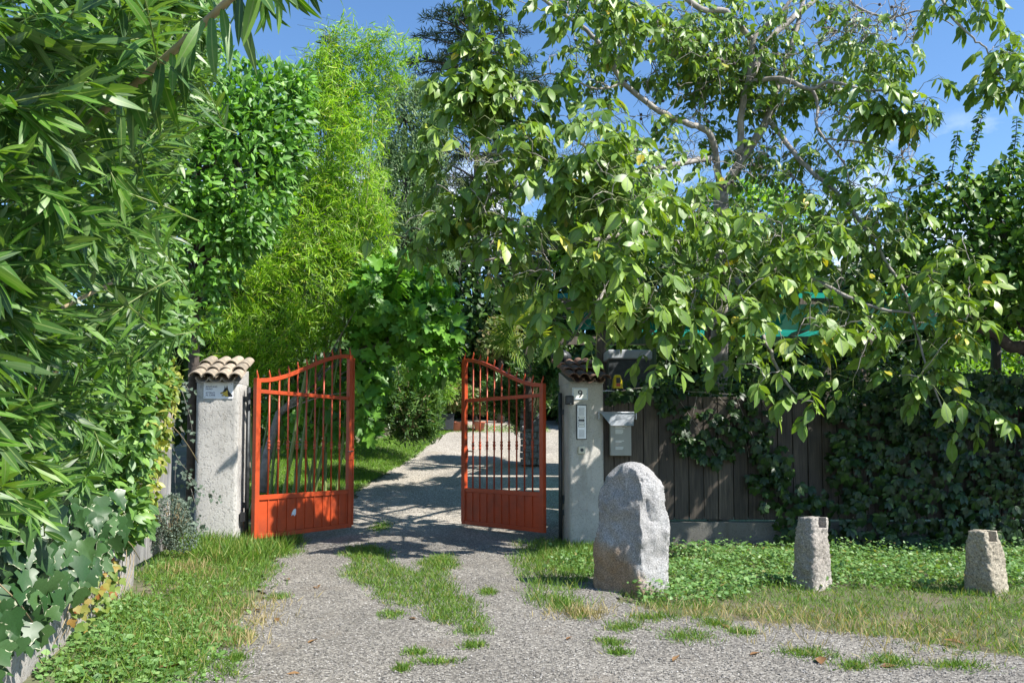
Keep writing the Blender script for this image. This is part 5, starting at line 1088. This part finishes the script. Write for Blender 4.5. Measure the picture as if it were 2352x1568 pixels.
branch_obj('leaf_stalk', st, M['green_stem'], t, 3, True)
Pp, D, U, S = np.array(Pp), np.array(D), np.array(U), np.array(S)
ex, ey, _ = project(Pp + nrm(D) * S[:, None] * .6); k = ~((ex > 1130) & (ex < 1405) & (ey > 845) & (ey < 1100)) & (Pp[:, 2] > .95); Pp, D, U, S = Pp[k], D[k], U[k], S[k]
a1 = np.cross(sun_dir, (0, 0, 1)); a1 /= np.linalg.norm(a1); a2 = np.cross(a1, sun_dir); qa, qb = Pp @ a1, Pp @ a2   # leaflets removed in gaps lined up with the sun, to let dapples through
gp = np.array([mnoise.noise(Vector((x * 1.9, y * 1.9, 3.3))) for x, y in zip(qa, qb)]); k = (gp < .16) | (ey[k] < 250); Pp, D, U, S = Pp[k], D[k], U[k], S[k]
foliage(t, OVAL, Pp, D, U, S * np.where(Pp[:, 1] < 9.9, 1.08, .97), .86 + .26 * rng.random(len(S)), M['walnut'], 300)

# ---------------------------------------------------------------- trees at the right
t = thing('heart_leaved_tree', (7.1, 10.9, .1), 'dark leafy fruit tree with heart shaped leaves at the right edge behind the ivy', 'tree')
TR = [pl([(2560, 900, 10.3), (2450, 850, 10.3), (2360, 800, 10.3), (2320, 795, 10.3), (2285, 765, 10.3), (2240, 752, 10.3)])]
crown_ells = ((2220, 560, 10.4, 150, 150, .8, 1300), (2330, 520, 10.2, 120, 170, .9, 1400), (2290, 680, 10.2, 120, 70, .7, 420), (2440, 560, 10.3, 170, 220, 1.1, 900), (2180, 450, 10.5, 90, 60, .5, 190), (2320, 420, 10.3, 60, 60, .4, 190), (2130, 560, 10.6, 70, 120, .5, 260), (2150, 660, 10.6, 100, 70, .5, 240), (2560, 500, 10.2, 160, 200, 1.2, 500), (2480, 640, 9.7, 200, 120, .7, 420), (2100, 400, 10.7, 40, 50, .3, 60))
crown(t, crown_ells, HEART, M['persimmon'], (.085, .135), 300, .4, .25, .4, 1.0, trunk=([(7.4, 10.4, 0), (7.3, 10.35, 1.2), (7.15, 10.3, 2.2), P(2380, 700, 10.3), P(2330, 600, 10.3), P(2290, 500, 10.4), P(2250, 430, 10.4)], .11, .03), limbs=26)
branch_obj('branch', [(smooth(TR[0], 5), np.linspace(.11, .055, len(smooth(TR[0], 5))))], M['dark_bark'], t, 10)
sp = []; sd = []; br = []
for a, b in (((2215, 430), (2262, 225)), ((2205, 420), (2250, 260)), ((2175, 440), (2200, 300)), ((2315, 430), (2336, 268)), ((2345, 400), (2368, 285)), ((2120, 440), (2140, 380))):
    c = curve(P(*a, 10.3), P(*b, 10.3), (.02, 0, 0), 26); br.append((c[::5], np.linspace(.009, .004, len(c[::5]))))
    for k in range(2, 26):
        for s_ in (-1, 1): sp.append(c[k] + rng.normal(0, .006, 3)); sd.append((s_ * (.8 + .3 * rng.random()), rng.normal(-.2, .4), -.45 + rng.normal(0, .25)))
sp = np.array(sp); foliage(t, HEART, sp, np.array(sd), np.array((0, -.35, .8)) + rng.normal(0, .3, sp.shape), .065 + .04 * rng.random(len(sp)), 1.05, M['persimmon'], 0, rest='shoot_leaves'); branch_obj('shoot', br, M['dark_bark'], t, 5)
b = P(2291, 880, 11.6); z0 = float(H(b[0], 11.6)); s = tag(MB().tube(np.array([(b[0], 11.6, z0 - .1), (b[0] + .02, 11.6, 1.4), (b[0] - .02, 11.6, 2.2), (b[0], 11.6, 2.9)]), [.075, .07, .072, .065], 10).build('wooden_post', M['post_wood'], None, True), 'dark round wooden post behind the ivy at the right edge', 'post')
t = thing('tall_weeds', P(2290, 960, 15), 'bright sunlit stand of tall weeds beyond the wooden post', 'weeds')
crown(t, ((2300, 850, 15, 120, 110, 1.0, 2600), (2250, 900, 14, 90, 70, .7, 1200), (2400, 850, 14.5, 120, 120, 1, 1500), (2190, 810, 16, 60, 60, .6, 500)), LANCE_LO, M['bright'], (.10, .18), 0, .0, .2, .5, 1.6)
# unseen crowns beyond the right frame edge, added to shade the creeper
t = thing('background_tree', (10.2, 10.4, 0), 'unseen leafy tree beyond the right end of the fence, added for shade', 'tree')
crown(t, ((2600, 640, 9.0, 120, 190, .65, 1600), (2740, 560, 9.0, 120, 170, .65, 1300), (2960, 560, 10.4, 240, 280, 1.2, 2600), (2800, 420, 10.2, 160, 160, .9, 900), (2760, 650, 10.0, 190, 120, .8, 900)), HEART, M['persimmon'], (.12, .19), 0, .4, .2, trunk=([(10.2, 10.4, 0), (10.1, 10.4, 2), (10.1, 10.4, 4)], .14, .06), limbs=12)

# ---------------------------------------------------------------- creeper on the fence
def fence_pts(polys, dens, y0, y1):
    out = []
    for poly, m in polys:
        poly = np.array(poly, float); lo, hi = poly.min(0), poly.max(0); q = lo + (hi - lo) * rng.random((m * 3, 2)); q = q[inpoly(q[:, 0], q[:, 1], poly)][:m]
        out.append(np.array([P(x, y, y0 + (y1 - y0) * rng.random()) for x, y in q]))
    return np.concatenate(out)
t = thing('creeper', (4.6, 10.2, 0), 'dense dark green creeper blanketing the right half of the plank fence', 'creeper')
dense = [([(1890, 940), (1960, 900), (2360, 880), (2700, 880), (2700, 1250), (2200, 1262), (1990, 1262), (1950, 1240), (1920, 1160), (1900, 1050)], 1500), ([(1930, 870), (2050, 850), (2360, 860), (2600, 870), (2600, 930), (1900, 945)], 300), ([(1700, 1000), (1790, 1010), (1830, 1100), (1900, 1120), (1950, 1230), (1850, 1255), (1790, 1255), (1770, 1190), (1715, 1120)], 110),
         ([(2220, 1180), (2360, 1200), (2360, 1260), (2200, 1262)], 40)]
Pp = fence_pts(dense, 1, 9.98, 10.28); Pp[:, 1] -= .10 * rng.random(len(Pp)); n = len(Pp)
foliage(t, CREEPER, Pp, np.array((.05, -.25, -.85)) + rng.normal(0, .30, (n, 3)), np.array((.08, -.9, .35)) + rng.normal(0, .27, (n, 3)), .085 + .055 * rng.random(n), 1.0, M['creeper'], 300)
branch_obj('stem', [(curve(P(1990 + 45 * k, 1265, 10.25), P(1960 + 48 * k + rng.normal(0, 40), 900, 10.22), rng.normal(0, .08, 3), 8), .008) for k in range(15)], M['dark_bark'], t, 5)
t = thing('creeper', (2.6, 10.25, 1.2), 'thin leafy creeper strands trailing down the planks right of the mailbox', 'creeper')
loose = [([(1490, 880), (1560, 890), (1600, 940), (1570, 985), (1520, 960)], 34), ([(1540, 980), (1600, 985), (1660, 1010), (1680, 1060), (1640, 1065), (1560, 1040)], 48), ([(1590, 930), (1680, 950), (1720, 1000), (1690, 1060), (1620, 1000)], 42), ([(1670, 900), (1760, 930), (1790, 1000), (1740, 1040), (1690, 980)], 40), ([(1730, 1040), (1800, 1030), (1810, 1110), (1740, 1120)], 30), ([(1400, 895), (1520, 880), (1530, 905), (1400, 918)], 26), ([(1530, 880), (1700, 880), (1880, 900), (1880, 920), (1540, 900)], 18)]
Pp = fence_pts(loose, 1, 10.16, 10.28); n = len(Pp)
foliage(t, CREEPER, Pp, np.array((.1, -.3, -.75)) + rng.normal(0, .38, (n, 3)), np.array((.15, -.75, .5)) + rng.normal(0, .32, (n, 3)), .085 + .05 * rng.random(n), 1.0, M['creeper'], 300)
branch_obj('stem', [(curve(P(*a, 10.28), P(*b, 10.25), rng.normal(0, .05, 3), 8), .004) for a, b in (((1520, 890), (1570, 985)), ((1545, 900), (1650, 1060)), ((1650, 910), (1720, 1050)), ((1690, 910), (1780, 1100)), ((1600, 910), (1560, 1040)), ((1750, 920), (1760, 1040)), ((1405, 905), (1530, 895)), ((1530, 895), (1880, 915)))], M['twig'], t, 4)
t = thing('hedge', (4.6, 11.0, 0), 'dark clipped hedge showing above the top of the plank fence', 'hedge')
crown(t, ((1700, 905, 11.2, 230, 50, .35, 1300), (1960, 870, 11.2, 180, 65, .4, 1200), (2200, 890, 11.1, 170, 50, .4, 1000), (1480, 905, 11, 90, 35, .25, 350), (2420, 900, 11.1, 150, 60, .4, 500)), OVAL_LO, M['dark_tree'], (.05, .09), 0, .1, .2)

# ---------------------------------------------------------------- grass, weeds, gravel
def in_world(poly, n):
    p = np.array(poly); lo, hi = p.min(0), p.max(0); q = lo + (hi - lo) * rng.random((n, 2)); return q[inpoly(q[:, 0], q[:, 1], poly)]
def soft(poly, n, edge=.14):
    """points in a patch whose rim is thinned unevenly"""
    p = np.array(poly); lo, hi = p.min(0) - edge, p.max(0) + edge; q = lo + (hi - lo) * rng.random((n, 2)); w = wob(q[:, 0], q[:, 1]) * edge; w2 = wob(q[:, 1] * 2.7, q[:, 0] * 2.7) * edge * .7
    return q[inpoly(q[:, 0] + w + rng.normal(0, edge * .35, n), q[:, 1] + w2 + rng.normal(0, edge * .35, n), poly)]
def tufted(q, k, r):
    q = np.repeat(q, k, 0); return q + rng.normal(0, r, q.shape)
def ground_pt(q, dz=-.012): return np.stack([q[:, 0], q[:, 1], H(q[:, 0], q[:, 1]) + dz], 1)
def blades(q, h0, h1, tilt, scale_fn=None):
    n = len(q); p = ground_pt(q); d = np.stack([rng.normal(0, tilt, n), rng.normal(0, tilt, n), np.ones(n)], 1); u = np.stack([rng.normal(0, 1, n), rng.normal(-.3, 1, n), np.full(n, .25)], 1)
    s = h0 + (h1 - h0) * rng.random(n) ** 1.6
    if scale_fn is not None: s = s * scale_fn(q)
    return p, d, u, s
def blade_field(name, qs, mat, label, wid=1.0, cat='grass'):
    a = [np.concatenate(x) for x in zip(*qs)]; o = leaf_mesh(name, BLADE, *a, wid * (.7 + .7 * rng.random(len(a[0]))) * np.clip(.10 / a[3], .7, 2.2), mat); return tag(o, label, cat, kind='stuff')
left_wall_side = lambda q: 1.0 + .9 * sstep(.9, .1, np.abs(q[:, 0] - LC[0] - .2)) * sstep(8.6, 9.3, q[:, 1])
PATCH = [(875, 1210, 24, 10), (838, 1266, 22, 14), (1000, 1520, 55, 7), (1085, 1484, 26, 8), (925, 1536, 14, 6), (958, 1498, 24, 6), (1010, 1290, 28, 14), (1120, 1360, 20, 9), (1432, 1440, 42, 10), (1576, 1461, 62, 14), (1402, 1476, 30, 8), (1850, 1500, 60, 14), (1960, 1530, 38, 10), (1420, 1500, 24, 6), (2050, 1520, 60, 14), (1330, 1412, 20, 9), (1640, 1432, 40, 10), (1290, 1385, 34, 18), (1500, 1418, 60, 10), (1700, 1452, 36, 8), (2200, 1530, 70, 10), (640, 1372, 24, 8), (560, 1460, 26, 8), (545, 1512, 18, 7), (1085, 1450, 40, 12), (900, 1412, 30, 8)]
pq = []
for px, py, rx, ry in PATCH:
    c = G(px, py); ax = abs(G(px + rx, py)[0] - c[0]); ay = abs(G(px, py - ry)[1] - G(px, py + ry)[1]) / 2; m = int(80 + 4200 * ax * ay); q = rng.normal(0, .5, (m, 2)) * (ax, ay) + c[:2]; pq.append(tufted(q, 4, .018))
pq = np.concatenate(pq)
A_ = blades(tufted(soft(POLY_LEFT, 18500, .2), 3, .03), .04, .12, .55, left_wall_side)
qr = soft(POLY_RIGHT, 26000, .2); th = wob(qr[:, 0] * .8, qr[:, 1] * 1.6) + .5 * wob(qr[:, 0] * 2.3, qr[:, 1] * 2.9); qr = qr[(th < .42) | (rng.random(len(qr)) < .30) | (qr[:, 1] > 8.2)]; B_ = blades(tufted(qr, 3, .03), .025, .09, .6)
C_ = blades(tufted(soft(POLY_CENTRE, 11000, .10), 4, .02), .03, .10, .6)
D_ = blades(tufted(soft(POLY_PILLAR, 3000, .1), 4, .025), .05, .15, .5)
E_ = blades(pq, .025, .075, .65)
q = in_world(gpoly([(420, 1242), (560, 1228), (690, 1232), (660, 1275), (560, 1300), (440, 1290)]), 3500); F_ = blades(tufted(q, 3, .03), .10, .26, .38)
q = in_world(gpoly([(1240, 1262), (1300, 1252), (1372, 1262), (1360, 1300), (1250, 1290)]), 1300); F2 = blades(tufted(q, 3, .03), .07, .17, .4)
blade_field('grass', [A_, B_, C_, D_, E_, F_, F2], M['grass'], 'green verge grass and tufts growing beside and through the gravel')
dq = [tufted(rng.normal(0, 1, (m, 2)) * (a, b) + G(x, y)[:2], 3, .02) for x, y, a, b, m in ((545, 1425, .20, .22, 130), (525, 1475, .14, .14, 90), (575, 1385, .2, .2, 50), (1340, 1412, .12, .08, 110), (440, 1310, .18, .2, 120), (2000, 1440, .6, .25, 110), (1620, 1410, .4, .15, 60), (1850, 1440, .5, .2, 70), (2150, 1470, .6, .3, 110), (1700, 1405, .5, .2, 60), (2250, 1470, .4, .3, 60), (480, 1280, .1, .1, 60))]
blade_field('dry_grass', [blades(np.concatenate(dq), .05, .16, .5)], M['dry_grass'], 'straw coloured dry grass clumps among the green verge', cat='dry grass')
LAWN = gpoly([(560, 1170), (575, 1090), (640, 1030), (850, 1015), (960, 985), (1002, 970), (1050, 983), (1000, 1008), (945, 1055), (845, 1108), (805, 1138), (700, 1165)])
qa = in_world(LAWN, 60000); lx = XL(qa[:, 1]) + wob(qa[:, 0], qa[:, 1]) * .12; qa = qa[qa[:, 0] < lx + .08][:38000]
q3 = rng.random((3500, 2)) * (4.5, 1.6) + (-3.4, 22.6)
blade_field('lawn', [blades(tufted(qa, 2, .03), .04, .10, .5), blades(q3, .06, .12, .5)], M['lawn'], 'bright lawn strip sloping up on the left of the drive', 1.5)
# broad-leaved weeds
def weeds(q, r, hmax):
    n = len(q); k = 5; Pq = np.repeat(ground_pt(q), k, 0); hn = .35 + .9 * np.clip(.5 + .8 * wob(q[:, 0] * .7, q[:, 1] * .9), 0, 1); hh = np.repeat(hmax * hn * (.25 + .75 * rng.random(n)), k) * rng.random(n * k) ** .6; Pq[:, :2] += rng.normal(0, r, (n * k, 2)); Pq[:, 2] += hh
    return Pq, np.concatenate([rng.normal(0, 1, (n * k, 2)), rng.normal(-.05, .3, (n * k, 1))], 1), np.array((.1, -.25, 1.0)) + rng.normal(0, .35, (n * k, 3))
def weed_height(q): return 1.0
w1 = weeds(soft(POLY_WEED, 7000, .15), .05, .20); w2 = weeds(soft(POLY_LEFT, 1500, .12), .05, .06); w3 = weeds(in_world(gpoly([(1270, 1262), (1372, 1258), (1372, 1330), (1270, 1310)]), 420), .05, .14); w4 = weeds(in_world(gpoly([(60, 1568), (130, 1460), (330, 1360), (560, 1450), (460, 1568)]), 1000), .05, .08)
w5 = weeds(soft(gpoly([(1550, 1400), (2300, 1395), (2300, 1440), (1750, 1420)]), 1500, .2), .05, .05)
Pq, Dq, Uq = [np.concatenate(x) for x in zip(w1, w2, w3, w4)]; n = len(Pq)
tag(leaf_mesh('weeds', OVAL_LO, Pq, Dq, Uq, .018 + .045 * rng.random(n) ** 1.7, 1.2, M['weed']), 'low broad leaved weeds along the fence and the left verge', 'weeds', kind='stuff')
# loose stones lying on the gravel
ng = 52000; q = np.stack([-3.6 + 8.4 * rng.random(ng), 4.3 + 6.0 * rng.random(ng) ** 1.25], 1); q = q[drive_mask(q[:, 0], q[:, 1])]; n = len(q); s = .0038 + .0045 * rng.random(n) ** 2.0; s[rng.random(n) < .012] *= 2.2
o8 = np.array([(1, 0, 0), (-1, 0, 0), (0, 1, 0), (0, -1, 0), (0, 0, .75), (0, 0, -.75)]); f8 = np.array([(0, 2, 4), (2, 1, 4), (1, 3, 4), (3, 0, 4), (2, 0, 5), (1, 2, 5), (3, 1, 5), (0, 3, 5)])
a = rng.random(n) * 6.28; ca, sa = np.cos(a), np.sin(a); base = o8[None] * (1 + rng.normal(0, .22, (n, 6, 3))); V = np.stack([base[..., 0] * ca[:, None] - base[..., 1] * sa[:, None], base[..., 0] * sa[:, None] + base[..., 1] * ca[:, None], base[..., 2]], -1) * s[:, None, None]
V += ground_pt(q, .004)[:, None]; me = bpy.data.meshes.new('gravel'); set_mesh(me, V.reshape(-1, 3), (f8.ravel()[None] + (np.arange(n) * 6)[:, None]).ravel(), np.full(n * 8, 3))
def stones_mat():
    m, nn, b, out = nt('loose_stone'); f, g = island(nn); c = ramp(nn, f, [(0, (0.08, 0.075, 0.068)), (.4, (0.19, 0.18, 0.165)), (.8, (0.27, 0.255, 0.235)), (1, (0.46, 0.44, 0.41))]); nn.links.new(c, b.inputs['Base Color']); b.inputs['Roughness'].default_value = .85; return m
me.materials.append(stones_mat()); tag(link('gravel', me), 'loose grey gravel stones scattered over the drive', 'gravel', kind='stuff')
# fallen leaves: separate things
me = bpy.data.meshes.new('fallen_leaf'); tq = leaf_tmpl([.16, .22, .12], .22, -.06, .4); set_mesh(me, tq[0], tq[1], tq[2], True); l = me.uv_layers.new(name='UVMap'); l.data.foreach_set('uv', tq[3][tq[1]].astype(np.float32).ravel()); me.materials.append(M['dead_leaf'])
for px, py, s, lab in ((728, 1352, .17, 'long tan fallen leaf lying across the gravel left of the central grass strip'), (655, 1330, .12, 'small brown fallen leaf where the left verge meets the gravel below the sunlit gate leaf'),
        (640, 1428, .10, 'brown fallen leaf on the gravel just right of the straw coloured grass'), (706, 1478, .11, 'curled brown fallen leaf on the open gravel left of the lower grass tufts'),
        (937, 1420, .10, 'dark brown fallen leaf at the lower left rim of the central grass strip'), (1018, 1312, .11, 'brown fallen leaf caught in the upper part of the central grass strip'),
        (1660, 1435, .12, 'reddish brown fallen leaf on the gravel edge below the right side of the boulder'), (1545, 1520, .11, 'small brown fallen leaf on bare gravel below the grass tufts in front of the boulder'),
        (1722, 1505, .11, 'brown fallen leaf on the gravel midway between the boulder and the first stone post'), (1886, 1527, .16, 'largest curled brown fallen leaf, on the gravel below the first stone post'),
        (2060, 1530, .12, 'brown fallen leaf on the gravel right of the largest curled one'), (2215, 1480, .14, 'pale brown fallen leaf resting in the grass below the yellowish stone post'),
        (360, 1540, .20, 'large pale tan fallen leaf on the left verge near the low wall'), (1300, 1470, .09, 'tiny brown fallen leaf on bare gravel in the middle of the drive'),
        (585, 1402, .10, 'yellowish fallen leaf standing in the grass at the left edge of the drive'), (690, 1548, .09, 'small dark fallen leaf on the nearest gravel at the lower left')):
    p = G(px, py); o = link('fallen_leaf', me); o.location = (p[0], p[1], float(H(p[0], p[1])) + .007); o.rotation_euler = (rng.normal(0, .07), rng.normal(0, .07), rng.random() * 6.28); o.scale = (s, s, s); tag(o, lab, 'fallen leaf', 'brown fallen leaves on the ground')
